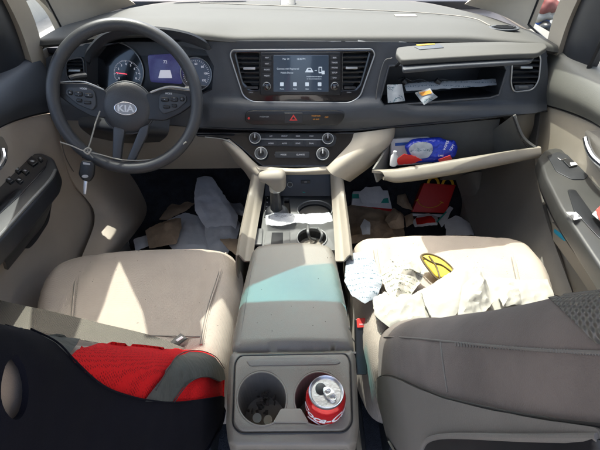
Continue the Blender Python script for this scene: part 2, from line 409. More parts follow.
def on(bvh, off=.003, tol=.08):
    """point of a built surface that a photo pixel shows; just outside its outline the nearest edge, farther out None"""
    def f(px, py):
        d = ray(px, py).normalized(); h = bvh.ray_cast(CP, d)
        if h[0] is None:
            best = None
            for k in range(3, 160):
                q = CP + d * (k * .01); n = bvh.find_nearest(q)
                if best is None or n[3] < best[1]: best = (n[0], n[3], n[1])
            if best[1] > tol: return None
            n = best[2] if best[2].dot(d) < 0 else -best[2]; return best[0] + n * off
        n = h[1] if h[1].dot(d) < 0 else -h[1]; return h[0] + n * off
    return f

def onc(bvh, off, centre):
    """as on(), but a pixel that misses slides towards the centre until it reaches the outline"""
    f = on(bvh, off)
    def g(px, py):
        if bvh.ray_cast(CP, ray(px, py).normalized())[0] is not None: return f(px, py)
        a, b = 0.0, 1.0
        for _ in range(14):
            m = (a + b) / 2
            if bvh.ray_cast(CP, ray(px + (centre[0] - px) * m, py + (centre[1] - py) * m).normalized())[0] is None: a = m
            else: b = m
        b = min(1, b + .012)
        return f(px + (centre[0] - px) * b, py + (centre[1] - py) * b)
    return g

# ================================================================== setting
bm = bmesh.new(); bmesh.ops.create_grid(bm, x_segments=2, y_segments=2, size=200)
for v in bm.verts: v.co.z = -.42
mk('ground', bm_mesh(bm), 'asphalt', kind='structure')
# cabin floor carpet: tunnel hidden below the console, toe board rising forwards
rows = []
for Y, Z in ((-.9, .03), (.3, .03), (.95, .04), (1.35, .05), (1.55, .12), (1.72, .32), (1.75, .55)):
    rows.append([V((x, Y, Z)) for x in (-.78, -.45, -.12, .12, .45, .78)])
mk('floor', patch(rows, 5, .01, amp=.006, fs=9), 'carpet', kind='structure')

# ================================================================== car body
body = thing('cabin_shell', 'car cabin shell with beige windscreen pillars, small quarter windows and roof lining', 'car body', (0, .8, 0))
roof = [[V((x, Y, Z - .05 * (abs(x) / .75) ** 3)) for x in (-.78, -.4, 0, .4, .78)] for Y, Z in ((.87, 1.33), (.6, 1.40), (.3, 1.43), (.02, 1.44))]
mk('roof_lining', patch(roof, 5, .03), 'lining', body)
for s, YB in ((-1, 1.25), (1, 1.315)):
    W = lambda y, z, x=.755: V((s * x, y, z))
    dY = YB - 1.25
    # beige pillar between door frame and quarter window
    mk('pillar', patch([[W(1.215 + dY, .80, .745), W(1.20 + dY, .95, .735), W(1.09 + dY, 1.15, .71), W(.95, 1.3, .68)],
                        [W(1.275 + dY, .80, .74), W(1.255 + dY, .95, .72), W(1.15 + dY, 1.13, .70), W(1.0, 1.29, .67)]], 5, .02), 'beige', body)
    # broad front pillar beside the windscreen
    if s < 0: q = [(1.46, .835), (1.41, .93), (1.2, 1.08), (.95, 1.25)]
    else: q = [(1.53, .835), (1.50, .95), (1.36, 1.10), (1.0, 1.28)]
    top = [(1.90, .84), (1.70, .93), (1.42, 1.08), (.85, 1.33)]
    mk('windscreen_pillar', patch([[W(y, z, .76) for y, z in q], [W((q[i][0] + top[i][0]) / 2, (q[i][1] + top[i][1]) / 2 + .005, .73) for i in range(4)],
                                   [W(y, z, .66) for y, z in top]], 5, .02), 'beige', body)
    mk('quarter_window', [(patch([[W(1.30 + dY, .82, .775), W(1.28 + dY, 1.08, .765)], [W(1.50 + dY, .82, .775), W(1.30 + dY, 1.1, .765)]], 3, .004), 'glass')], 'glass', body)
    mk('window_seal', tube([W(1.285 + dY, .842, .752), W(1.262 + dY, .97, .737), W(q[1][0] - .01, .96, .748), W(q[0][0] - .003, .85, .757), W(1.29 + dY, .838, .752)], .004, False, False), 'black', body)
    # kick panel in the footwell
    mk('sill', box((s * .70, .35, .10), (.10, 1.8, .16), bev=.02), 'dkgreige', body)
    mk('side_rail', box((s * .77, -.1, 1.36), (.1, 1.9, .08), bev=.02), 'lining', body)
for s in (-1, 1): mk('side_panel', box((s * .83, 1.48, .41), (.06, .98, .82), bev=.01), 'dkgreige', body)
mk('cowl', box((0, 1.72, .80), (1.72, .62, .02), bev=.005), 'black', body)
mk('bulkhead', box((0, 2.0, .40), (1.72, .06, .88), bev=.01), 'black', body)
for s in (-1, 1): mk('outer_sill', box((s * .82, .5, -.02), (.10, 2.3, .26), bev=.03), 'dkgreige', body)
# kick panels with curved moulding
mk('kick_panel', patch([[at(60, 140, X=-.74), at(72, 180, X=-.73), at(95, 215, X=-.70), at(80, 262, X=-.68)],
                        [at(92, 150, X=-.70), at(108, 185, X=-.68), at(126, 222, X=-.62), at(100, 262, X=-.62)],
                        [at(120, 160, X=-.68), at(140, 190, X=-.66), at(146, 215, X=-.64), at(118, 255, X=-.66)]], 6, .01), 'door', body)
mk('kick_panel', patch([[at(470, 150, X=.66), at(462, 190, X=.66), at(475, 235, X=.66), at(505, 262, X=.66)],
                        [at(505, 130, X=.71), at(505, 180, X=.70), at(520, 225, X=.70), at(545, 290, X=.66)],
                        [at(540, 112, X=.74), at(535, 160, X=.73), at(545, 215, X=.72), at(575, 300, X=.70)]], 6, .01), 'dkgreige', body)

ws = thing('windscreen', 'clear raked windscreen above the dashboard with an added unseen teal patch that tints the sun on the armrest lid', 'windscreen', (0, 1.9, .86))
g = [[V((x, Y - .10 * (x / .7) ** 2, Z)) for x in (-.68, -.35, 0, .35, .68)] for Y, Z in ((1.97, .88), (1.6, 1.06), (1.2, 1.22), (.83, 1.345))]
mk('pane', patch(g, 5, .004), 'glass', ws)
d = SUN / SUN.z
def up_to(px, py, Z, zt=1.30): p = at(px, py, Z=Z); return p + d * ((1.30 - .01) - p.z)
tp = [up_to(*q, .565) for q in ((232, 291), (290, 270), (350, 263), (358, 302), (300, 312), (230, 331))]
# added unseen tint, shaped to cast teal on the armrest lid, follows the glass
def slope(p, tilt=.34):
    # move p along the sun ray until it meets the glass plane z = 1.345 - (y-.83)*tilt - small gap
    # p + t*d : p.z + t = 1.338 - (p.y + t*d.y - .83)*tilt
    t = (1.330 - (p.y - .83) * .36 - p.z) / (1 + d.y * .36); return p + d * t
tp = [slope(p) for p in tp]
bm = bmesh.new(); bm.faces.new([bm.verts.new(p) for p in tp]); solid(bm, .0015)
mk('added_tint_patch', bm_mesh(bm), 'tintglass', ws)

vis = thing('shade_flap', 'added beige flap behind the windscreen, unseen, shaped to shade the driver cushion', 'shade flap', (-.35, .88, 1.28))  # added flap, out of view, outlined to cast shade on cushion and lid
def shade_to(px, py, Z, zt): p = at(px, py, Z=Z); return p + d * (zt - p.z)
vp = [shade_to(114, 250, .42, 1.20), shade_to(186, 246, .42, 1.20), shade_to(240, 252, .44, 1.20), shade_to(304, 236, .44, 1.20), shade_to(304, 263, .57, 1.21), shade_to(240, 285, .57, 1.22), shade_to(222, 300, .43, 1.25), shade_to(200, 322, .43, 1.27), shade_to(205, 350, .43, 1.29), shade_to(150, 352, .43, 1.29), shade_to(142, 310, .43, 1.26)]
bm = bmesh.new(); bm.faces.new([bm.verts.new(p) for p in vp]); bmesh.ops.triangulate(bm, faces=bm.faces); solid(bm, .012)
mk('flap', bm_mesh(bm), 'lining', vis)
mk('hinge_rod', tube([V((-.62, .84, 1.31)), V((-.2, .84, 1.31))], .006), 'greybeige', vis)

# ================================================================== dashboard
dash = thing('dashboard', 'charcoal and beige dashboard with pale sunlit top, touchscreen and both glove compartments hanging open', 'dashboard', (0, 1.3, .5))
FA = Frame((0, 1.25, .875), (0, -.979, .204))
FC = Frame((0, 1.195, .63), (0, -.746, .666))
FD = Frame((0, 1.20, .60), (0, -1, 0.0))
def padz(x, y):
    z = .880 + .006 * math.sin(min(1, max(0, (y - 1.25) / .3)) * math.pi) - .03 * max(0, (y - 1.45) / .45)
    h = math.exp(-((x + .42) / .17) ** 4); f = max(0, 1 - abs(y - 1.27) / .35)
    z += .024 * h * f * f * (3 - 2 * f)
    if x > .45: z -= .02 * (x - .45) / .3
    return z
rows = []
for y, w in ((1.252, .735), (1.262, .735), (1.30, .735), (1.40, .725), (1.55, .715), (1.72, .69), (1.93, .60)):
    r = []
    for i in range(17):
        x = -w + 2 * w * i / 16
        yy = y + (.03 * math.exp(-((x + .42) / .2) ** 4) * -1 if y < 1.5 else 0) + (.010 * (abs(x) / .74) ** 6 if y < 1.28 else 0)
        z = padz(x, y) - (.012 if y < 1.255 else 0) - .012 * (abs(x) / w) ** 8
        r.append(V((x, yy, z)))
    rows.append(r)
pad = mk('top_pad', patch(rows, 4, .02), 'pad', dash)
pb = bvh_of(pad)
mk('seam', tube([at(x, y, Z=.872) + V((0, 0, .004)) for x, y in ((200, 4), (280, 7), (340, 10), (420, 14), (470, 19), (490, 27))], .0015), 'greybeige', dash)
# dash-top speaker vent and light sensor
FP = Frame((0, 1.5, .866), (0, 0, 1), V((0, 1, 0)))
def padpt(px, py): return on(pb, .0, 9)(px, py)
c = padpt(504, 29); fr = Frame(c, (0, -.02, 1), V((0, 1, 0)))
el = lambda a, b, n=36: [(a * math.cos(2 * math.pi * i / n), b * math.sin(2 * math.pi * i / n)) for i in range(n)]
v = mk('speaker_vent', [(plate_uv(fr, el(.045, .028), .004, .005, .001, [el(.037, .021)], r=0), 'fascia'), (plate_uv(fr, el(.038, .022), .002, .0035, .0005, r=0), 'black')], 'black', dash)
mk('louvre', [box(c + V((0, -.018 + .006 * k, .006)), (.066 - abs(k - 3) * .010, .0022, .002), bev=0) for k in range(7)], 'darkplastic', v)
c = padpt(288, 4) ; fr = Frame(c, (0, -.5, .86), V((0, 1, 0)))
mk('light_sensor', [(plate_uv(fr, [(-.03, -.026), (.03, -.026), (.027, .05), (-.027, .05)], .014, .014, .004, r=.012), 'darkplastic'), (text(fr, '8', 0, 0, .014, .0144, uv=(0, -.008)), 'dim')], 'darkplastic', dash)
c = padpt(408, -1); fr = Frame(c, (0, 0, 1), V((0, 1, 0)))
mk('glare_cowl_strip', [plate_uv(fr, [(-.035, -.012), (.035, -.012), (.035, .02), (-.035, .02)], .003, .003, .001)], 'greybeige', dash)  # pale plate paints a white reflection at the far edge of the pad
c = padpt(186, 1); mk('glare_cowl_strip', patch([[V((-.50, 1.86, .868)), V((-.22, 1.90, .868))], [V((-.50, 1.90, .867)), V((-.22, 1.94, .867))]], 3, .002), 'bodyblue', dash)  # dark blue strip stands for the wiper and cowl beyond the pad

# fascia with its relief and openings
boxhole = [(389, 66), (502, 61), (507, 70), (499, 95), (490, 98), (384, 106), (380, 100)]
venthole = [(513, 52), (535, 50), (541, 57), (539, 80), (533, 90), (514, 92), (511, 84)]
hexo = [(232, 50), (372, 49), (375, 54), (360, 97), (350, 103), (252, 102), (243, 96), (230, 55)]
clus = [(86, 60), (95, 48), (120, 42), (160, 42), (205, 50), (214, 66), (212, 90), (190, 100), (150, 96), (88, 90)]
lvent = [(66, 60), (83, 57), (85, 84), (72, 84), (66, 76)]
fo = [(46, 58), (64, 50), (90, 44), (205, 41), (300, 41), (395, 42), (546, 47), (548, 70), (547, 110), (535, 113), (500, 116), (440, 122), (385, 127), (345, 130), (250, 129), (205, 128), (160, 124), (100, 121), (52, 120), (47, 90)]
def sm(a, b, x): t = max(0, min(1, (x - a) / (b - a))); return t * t * (3 - 2 * t)
def frel(px, py):
    o = .0
    ridge = 101 - 3 * abs(px - 300) / 100 if 210 < px < 385 else 100 + 6 * sm(385, 420, px) - 0 * px
    o += .022 * sm(ridge - 4, ridge + 8, py) * (1 - .7 * sm(118, 131, py)) if 205 < px < 560 else .012 * sm(92, 104, py)
    o += -.020 * (1 - sm(41, 50, py)) * 0
    # recess round the infotainment unit
    if 205 < px < 395:
        e = max(0, 1 - edist((px, py), hexo) / 9) if not inside((px, py), hexo) else 1
        o -= .004 * e
    o -= .012 * sm(535, 549, px) + .012 * sm(56, 44, px)
    return o
mk('fascia', sheet(fo, lambda x, y: FA.P(x, y, frel(x, y)), 4, [boxhole, venthole, clus, lvent, hexo], .006), 'fascia', dash)
mk('fascia_edge', tube([FA.P(x, y, frel(x, y) + .001) for x, y in ((188, 127), (250, 129.5), (345, 130.5), (385, 127.5), (440, 122.5), (500, 116.5), (547, 111))], .003), 'black', dash)
mk('trim_line', tube([FA.P(x, y, .006) for x, y in ((375, 106), (378, 84), (384, 62), (392, 58))], .0016), 'silverp', dash)

def cavity(fr, outline, depth, shrink=.9, off=0, side=None, r=0):
    a = [fr.P(x, y, off) for x, y in outline]; c = sum(a, V((0, 0, 0))) / len(a)
    b = [c + (p - c) * shrink - fr.n * depth for p in a]
    bm = bmesh.new(); va = [bm.verts.new(p) for p in a]; vb = [bm.verts.new(p) for p in b]; n = len(a)
    for i in range(n): bm.faces.new((va[i], va[(i + 1) % n], vb[(i + 1) % n], vb[i]))
    bm.faces.new(vb); return bm_mesh(bm, smooth=False)

# upper glove compartment
ub = mk('upper_glove_compartment', [(cavity(FA, boxhole, .16, .92, .0), 'darkplastic')], 'darkplastic', dash)
mk('compartment_rim', tube([FA.P(x, y, .003) for x, y in boxhole], .0035, True, False), 'fascia', ub)
FL = Frame((0, 1.15, .882), (0, -.04, 1), V((0, 1, 0)))
lid = mk('compartment_lid', [(plate(FL, [(397, 47), (440, 42.5), (500, 41.5), (545, 43), (548, 47), (538, 53), (505, 54), (450, 57), (402, 60), (396, 53)], .014, 0, .004, r=.012), 'pad'),
                             (plate(FL, [(402, 48), (500, 43), (540, 45), (534, 54), (505, 56), (450, 59), (404, 63)], .010, -.016, .003, r=.012), 'fascia')], 'pad', dash)
mk('lid_latch_glint', [(plate(FL, [(414, 47), (440, 45), (444, 48), (420, 50)], .002, .0015, .0005, r=.002), 'fascia'), (plate(FL, [(416, 45.0), (434, 43.9), (435, 44.8), (417, 46.0)], .001, .0014, .0003, r=.001), 'myel')], 'fascia', lid)  # thin yellow strip paints a highlight on the lid beside the latch
mk_each('hinge_arm', [tube([FA.P(396, 66, .0), FA.P(402, 60, .05)], .005), tube([FA.P(494, 64, -.01), FA.P(484, 60, .03)], .007)], 'darkplastic', lid)

# air vents
def vent(outline, n, inner=None, framemat='chrome', off=0, tabx=.5, par=dash, fr=FA, deep=.045, w=.0022, name='air_vent', framer=True, bottom=None):
    xs = [p[0] for p in outline]; ys = [p[1] for p in outline]; y0, y1 = min(ys), max(ys)
    o = mk(name, [(cavity(fr, outline, deep, .85, off), 'black')], 'black', par)
    sl = []
    def span(y):
        hits = []
        for i in range(len(outline)):
            a, b = outline[i - 1], outline[i]
            if (a[1] > y) != (b[1] > y): hits.append(a[0] + (b[0] - a[0]) * (y - a[1]) / (b[1] - a[1]))
        return (min(hits), max(hits)) if len(hits) > 1 else None
    yb = y1 if bottom is None else bottom
    for k in range(n):
        y = y0 + (yb - y0) * (k + .7) / (n + .4); sp = span(y)
        if not sp: continue
        a, b = fr.P(sp[0], y, off - .006), fr.P(sp[1], y, off - .006); nn = fr.n * .012; vv = fr.v * .003
        bm = bmesh.new(); q = [a - nn * .5 + vv, b - nn * .5 + vv, b + nn * .5 - vv, a + nn * .5 - vv]
        bm.faces.new([bm.verts.new(p) for p in q]); solid(bm, w); sl.append(bm_mesh(bm, ang=30))
    mk('louvre', sl, 'darkplastic', o)
    ym = (y0 + yb) / 2; sp = span(ym); xm = sp[0] + (sp[1] - sp[0]) * tabx
    mk('vent_tab', plate(fr, rectpx(xm - 6, ym - 1.2, xm + 6, ym + 1.2), .006, off + .003, .001, r=.002), 'silver', o)
    if framer: mk('vent_frame', tube([fr.P(x, y, off + .002) for x, y in [tuple(p) for p in rpoly([V(p) for p in outline], 5)]], .0022, True, False), framemat, o)
    return o
rv = vent(venthole, 6, framemat='silver', off=.002, bottom=85)
mk('vent_wheel', [(plate(FA, [(514, 85), (534, 84.5), (531, 90), (515, 90.5)], .004, .002, .001, r=.003), 'fascia'), (plate(FA, rectpx(518, 86, 528, 88.5), .004, .004, .001), 'silverp')], 'fascia', rv)
vent(lvent, 7, framemat='fascia', off=.002)

# infotainment unit
info = mk('infotainment_panel', [(plate(FA, hexo, .02, .0, .002, holes=[[(236, 53), (259, 53), (259, 90), (251, 90), (243, 82)], [(343, 53), (369, 52), (360, 84), (354, 90), (343, 90)]], r=.006), 'gloss')], 'gloss', dash)
mk('chrome_surround', tube([FA.P(x, y, .001) for x, y in [tuple(p) for p in rpoly([V(p) for p in hexo], 8)]], .0022, True, False), 'silver', info)
vent([(236, 53), (259, 53), (259, 90), (251, 90), (243, 82)], 6, off=-.001, framer=False, par=info, bottom=84)
vent([(343, 53), (369, 52), (360, 84), (354, 90), (343, 90)], 6, off=-.001, framer=False, par=info, bottom=84, tabx=.4)
mk('vent_label', [(fbox(FA, 246, 86.5, 258, 89, .002, .001), 'darkplastic'), (fbox(FA, 344, 86.5, 356, 89, .002, .001), 'darkplastic'),
                  (text(FA, 'OPEN', 251, 92.5, .005, .0005), 'dim'), (text(FA, 'OPEN', 349, 92.5, .005, .0005), 'dim')], 'dim', info)
mk('screen_bezel', plate(FA, rectpx(260.5, 52, 340.5, 95), .006, .004, .002, r=.004), 'black', info)
sc = mk('touchscreen', plate(FA, rectpx(273.5, 55, 328.5, 91.5), .002, .0056, .0005, r=.002), 'screen', info)
st = [text(FA, 'Mar 14', 286, 58.8, .0065, .0066), text(FA, '12:36 PM', 301, 58.8, .0065, .0066),
      text(FA, 'Connect with Registered', 288, 68.5, .0062, .0066), text(FA, 'Mobile Device', 287, 72.5, .0062, .0066),
      text(FA, 'Available features depend', 314, 76.3, .0042, .0066), text(FA, 'on the connected phone', 314, 78.5, .0042, .0066)]
for i, (x, w) in enumerate(((282, 'Phone'), (295, 'Media'), (307, 'Apps'), (319.5, 'Setup'))):
    st.append(text(FA, w, x, 88.6, .0046, .0066))
    st.append(plate(FA, rectpx(x - 1.8, 82, x + 1.8, 85.8), .0006, .0068, .0001, r=.0015))
st += [plate(FA, [(305, 72), (306, 70), (307.5, 67.6), (311, 67.6), (312.5, 70), (313.4, 72)], .0006, .0068, .0001, holes=[[(307.8, 70), (308.5, 68.5), (310.5, 68.5), (311.2, 70)]], r=.001),
       plate(FA, rectpx(318.5, 66.5, 322, 73), .0006, .0068, .0001, holes=[rectpx(319.2, 67.5, 321.3, 71.8)], r=.001), plate(FA, rectpx(321.5, 70.5, 324.5, 74), .0006, .0068, .0001, r=.001),
       plate(FA, rectpx(314.6, 70, 316.8, 70.5), .0006, .0068, .0001, r=0)]
mk('screen_text', st, 'scrtxt', sc)
for x, lab in ((267, ('MAP', 'NAV', 'RADIO', 'MEDIA')), (334.5, ('SEEK', 'TRACK', 'PHONE', 'SETUP', 'UVO'))):
    for k, w in enumerate(lab):
        y = 57.5 + k * (5.0 if len(lab) == 5 else 6)
        b = mk('push_button', plate(FA, rectpx(x - 4.5, y - 2, x + 4.5, y + 2), .003, .0058, .0006, r=.001), 'black', info)
        mk('button_text', text(FA, w, x, y, .0052, .0061), 'white', b)
    q = FA.uv(x, 85.8)
    kn = mk('control_knob', [(cyl(FA, q.x, q.y, .0105, .012, .004, .0095), 'gloss'), (torus(FA, .0105, .0011, q.x, q.y, .007), 'silver'), (cyl(FA, q.x, q.y, .003, .001, .016), 'silverp')], 'gloss', info)

# switch strip with hazard button
so_ = [(245, 113), (250, 110.5), (338, 110.5), (345, 113), (343, 120), (338, 125), (252, 124.5), (245, 121)]
FH = Frame(FA.W(0, 0, .028), FA.n)
ss = mk('switch_strip', plate(FH, so_, .020, .004, .002, r=.008), 'black', dash)
hz = mk('hazard_button', plate(FH, rectpx(284.5, 112.5, 302.5, 122.5), .006, .0065, .001, r=.001), 'darkplastic', ss)
tri = [(293.5, 114), (297.5, 120), (289.5, 120)]
mk('hazard_triangle', plate(FH, tri, .0006, .007, .0001, holes=[[(293.5, 116), (295.6, 119), (291.4, 119)]], r=0), 'redmark', hz)
mk('strip_text', [(text(FH, 'PASSENGER', 264.5, 116.5, .0052, .0045), 'dim'), (text(FH, 'PASSENGER', 316, 115.6, .005, .0045), 'orange'), (text(FH, 'AIR BAG', 316, 119, .005, .0045), 'orange'), (text(FH, 'OFF', 326.5, 117, .006, .0045), 'orange'), (plate(FH, ellpx(249, 118, 1.2, 1.2, 12), .001, .005, .0001, r=0), 'redmark')], 'dim', ss)

# climate panel
co = [(196, 132), (357, 132), (352, 142), (330, 164), (325, 167), (263, 167), (258, 163), (240, 147), (228, 138), (196, 136)]
cp = mk('climate_panel', plate(FC, co, .02, .0, .003, r=.006), 'gloss', dash)
mk('chrome_line', tube([FC.P(x, y, .001) for x, y in ((205, 137), (226, 140), (238, 149), (256, 165))], .0013), 'silver', cp)
mk('button_row', [(plate(FC, [(250, 133.5), (332, 133.5), (337, 137), (335, 145), (331, 147), (252, 146), (248, 138)], .004, .003, .001, r=.008), 'darkplastic'),
                  (plate(FC, [(258, 138.8), (324, 139.4), (324, 140.6), (258, 140)], .002, .0042, .0004, r=0), 'silver')], 'darkplastic', cp)
FB = Frame(FC.W(0, 0, .003), FC.n)
for k in range(4):
    for y in (136.3, 143.6):
        x = 271 + 13.5 * k
        b = mk('push_button', plate(FB, rectpx(x - 5.5, y - 2, x + 5.5, y + 2), .002, .001, .0004, r=.001), 'darkplastic', cp)
        mk('button_text', text(FB, ('A/C', 'FRONT', 'REAR', 'MAX', 'MODE', 'AUTO', 'SYNC', 'DUAL')[k + (0 if y < 140 else 4)], x, y, .0055, .0012), 'white', b)
for x, y in ((255.5, 139.5), (327.5, 140), (261.5, 154.5), (322.5, 155)):
    q = FC.uv(x, y); r = .0165 if y < 150 else .0185
    kn = mk('climate_knob', [(cyl(FC, q.x, q.y, r, .016, .002, r * .9), 'darkplastic'), (torus(FC, r * .97, .0014, q.x, q.y, .016), 'silver'), (cyl(FC, q.x, q.y, r * .5, .002, .017), 'gloss')], 'gloss', cp)
    mk('knob_pointer', plate_uv(FC, [(q.x - .0008, q.y), (q.x + .0008, q.y), (q.x + .0008, q.y + r * .8), (q.x - .0008, q.y + r * .8)], .001, .0195, .0001, r=0), 'white', kn)
mk('mode_bar', [(plate(FC, rectpx(275, 151.8, 309.5, 158), .003, .0025, .001, r=.004), 'darkplastic'), (torus(FC, .001, .0003, *FC.uv(275, 155), .002), 'silver'),
                (text(FC, 'MODE', 283.5, 155, .0062, .003), 'white'), (text(FC, 'CLIMATE', 300.5, 155, .0062, .003), 'white')], 'darkplastic', cp)

# beige lower mouldings
def bul(px, py): return FD.P(px, py, .012 * math.sin(max(0, min(1, (py - 118) / 50)) * math.pi))
mk('knee_panel', sheet([(56, 116), (100, 121), (190, 127), (197, 136), (226, 139), (240, 149), (257, 168), (150, 169), (95, 160), (75, 150)], bul, 5, th=.01), 'taupe', dash)
mk('panel_seam', tube([bul(x, y) + V((0, -.001, 0)) for x, y in ((224, 139), (232, 150), (244, 167))], .0013), 'dkgreige', dash)
mk('column_shroud', patch([[at(78, 118, Y=1.16), at(125, 112, Y=1.13), at(170, 118, Y=1.16)], [at(80, 127, Y=1.13), at(125, 132, Y=1.08), at(168, 134, Y=1.13)], [at(92, 137, Y=1.18), at(125, 143, Y=1.16), at(160, 142, Y=1.18)]], 6, .01), 'darkplastic', dash)
mk('console_wing', patch([[FC.P(354, 133, .0), FC.P(350, 143, .004), FC.P(336, 158, .008), FC.P(326, 168, .01)],
                          [FC.P(372, 131, .012), FC.P(366, 146, .018), FC.P(350, 160, .018), FC.P(333, 175, .012)],
                          [FC.P(394, 128, .0), FC.P(390, 141, -.004), FC.P(372, 160, -.01), FC.P(345, 180, -.02)],
                          [FC.P(394, 129, -.08), FC.P(391, 143, -.08), FC.P(376, 162, -.08), FC.P(350, 182, -.08)]], 6, .006), 'beige', dash)
mk('console_wing', patch([[FC.P(229, 139, .0), FC.P(241, 149, .002), FC.P(252, 160, .004), FC.P(262, 169, .006)],
                          [FC.P(222, 142, -.01), FC.P(236, 155, .0), FC.P(246, 166, .0), FC.P(256, 176, .0)],
                          [FC.P(226, 150, -.07), FC.P(236, 163, -.07), FC.P(244, 171, -.07), FC.P(250, 180, -.07)]], 6, .006), 'beige', dash)
mk('console_sill', patch([[FC.P(258, 166, .004), FC.P(295, 168.5, .006), FC.P(331, 166, .004)], [FC.P(258, 170, .006), FC.P(295, 172.5, .010), FC.P(335, 170, .006)], [FC.P(258, 174, -.01), FC.P(295, 175, -.01), FC.P(337, 174, -.01)]], 6, .006), 'beige', dash)

# lower glove compartment, swung open
gb = mk('glove_compartment', [
    patch([[at(372, 130, Y=1.24), at(420, 126, Y=1.24), at(500, 119, Y=1.24)], [at(380, 166, Y=1.24), at(440, 166, Y=1.24), at(492, 164, Y=1.24)]], 3, .004),
    patch([[at(380, 165, Y=1.238), at(440, 165, Y=1.238), at(494, 163, Y=1.238)], [at(392, 180, Y=1.09), at(460, 168, Y=1.09), at(536, 155, Y=1.09)]], 3, .004),
    patch([[at(493, 130, Y=1.238), at(494, 150, Y=1.238), at(494, 163.5, Y=1.238)], [at(512, 116, Y=1.17), at(515, 138, Y=1.17), at(520, 154, Y=1.17)], [at(513, 116, Y=1.13), at(523, 138, Y=1.11), at(538, 150, Y=1.09)]], 4, .006),
    patch([[at(393, 134, Y=1.238), at(391, 166, Y=1.238)], [at(385, 152, Y=1.16), at(384, 176, Y=1.16)], [at(374, 169, Y=1.10), at(378, 182, Y=1.09)]], 4, .006)], 'binliner', dash)
mk('compartment_door', patch([[at(372, 170, Y=1.100), at(400, 168, Y=1.105), at(460, 158.5, Y=1.105), at(539, 146, Y=1.105)],
                              [at(382, 172, Y=1.082), at(402, 170.5, Y=1.082), at(460, 161, Y=1.082), at(541, 148, Y=1.088)],
                              [at(385, 180, Y=1.075), at(402, 182, Y=1.07), at(460, 173, Y=1.07), at(541, 157, Y=1.08)],
                              [at(380, 178, Y=1.15), at(402, 181, Y=1.17), at(460, 172, Y=1.17), at(536, 156, Y=1.17)]], 6, .008), 'lipgrey', gb)
mk('wall_edge', tube([at(513, 117, Y=1.13), at(521, 138, Y=1.11), at(530, 150, Y=1.10)], .0022), 'black', gb)
mk('under_panel', patch([[at(500, 113, Y=1.24), at(548, 111, Y=1.28)], [at(505, 135, Y=1.30), at(540, 140, Y=1.30)], [at(440, 180, Y=1.45), at(530, 180, Y=1.40)]], 5, .01), 'dkgreige', dash)
mk('end_moulding', patch([[at(512, 117, Y=1.20), at(513, 135, Y=1.20), at(524, 148, Y=1.22)], [at(524, 114, Y=1.20), at(524, 132, Y=1.20), at(529, 145, Y=1.22)], [at(535, 113, Y=1.22), at(533, 128, Y=1.22), at(527, 142, Y=1.24)]], 5, .01), 'taupe', dash)
mk('blower_housing', patch([[at(455, 178, Y=1.45), at(462, 205, Y=1.45), at(452, 240, Y=1.40)], [at(475, 172, Y=1.38), at(480, 200, Y=1.35), at(470, 240, Y=1.35)], [at(500, 172, Y=1.42), at(500, 200, Y=1.42), at(490, 240, Y=1.40)]], 5, .01), 'dkgreige', dash)
mk('cross_brace', patch([[V((-.74, 1.24, .52)), V((0, 1.25, .50)), V((.74, 1.26, .54))], [V((-.74, 1.5, .50)), V((0, 1.5, .46)), V((.74, 1.5, .50))]], 3, .01), 'black', dash)

# instrument cluster
FG = Frame(at(150, 72, Y=1.30), (.0, -.94, .34))
ic = mk('instrument_cluster', [(plate(FG, [(80, 66), (92, 44), (120, 36), (190, 40), (222, 60), (222, 90), (190, 104), (150, 99), (85, 96)], .01, -.008, .002, r=.02), 'black'),
                               (cavity(FA, clus, .085, 1.0, .0), 'fascia')], 'black', dash)
hood = [[at(84, 60, Y=1.235), at(88, 50, Y=1.225), at(103, 35, Y=1.205), at(128, 28.5, Y=1.195), (at(160, 29, Y=1.195)), at(188, 34, Y=1.205), at(205, 42, Y=1.225), at(213, 50, Y=1.25)],
        [at(90, 64, Y=1.25), at(95, 54, Y=1.25), at(108, 42, Y=1.24), at(130, 36, Y=1.23), at(160, 36.5, Y=1.23), at(186, 42, Y=1.24), at(203, 49, Y=1.25), at(211, 56, Y=1.26)],
        [at(88, 70, Y=1.32), at(93, 56, Y=1.32), at(108, 44, Y=1.32), at(130, 39, Y=1.32), at(160, 39, Y=1.32), at(187, 44, Y=1.32), at(204, 50, Y=1.32), at(211, 58, Y=1.32)]]
mk('instrument_hood', patch(hood, 5, .006), 'fascia', dash)
def gauge(cx, cy, rad, nums, a0, a1, rt, needle, ccx=0, ccy=0):
    q = FG.uv(cx, cy)
    g = mk('gauge', [(cyl(FG, q.x, q.y, rad, .004, -.007), 'gloss'), (torus(FG, rad, .0022, q.x, q.y, -.002), 'silver')], 'gloss', ic)
    c = q + V((ccx, ccy)); t = []
    n = len(nums) * 5 - 4
    for i in range(n):
        a = R(a0 + (a1 - a0) * i / (n - 1)); L = .006 if i % 5 == 0 else .003
        p0 = c + V((math.cos(a), math.sin(a))) * rt; p1 = c + V((math.cos(a), math.sin(a))) * (rt - L)
        t.append(tube([FG.W(p0.x, p0.y, -.002), FG.W(p1.x, p1.y, -.002)], .0005, False, False, 0))
        if i % 5 == 0:
            p = c + V((math.cos(a), math.sin(a))) * (rt - .0115); t.append(text(FG, nums[i // 5], 0, 0, .0085, -.0025, uv=p))
    mk('dial_marks', t, 'gtick', g)
    a = R(needle); mk('needle', tube([FG.W(c.x, c.y, .0), FG.W(c.x + math.cos(a) * rt * .8, c.y + math.sin(a) * rt * .8, .0)], .0011, False, False, 1), 'gred', g)
gauge(117, 70, .078, ['0', '1', '2', '3', '4', '5', '6', '7', '8'], 205, -25, .040, 172, .028, -.012)
gauge(196, 74, .047, ['0', '20', '40', '60', '80', '100', '120'], 215, -40, .040, 210)
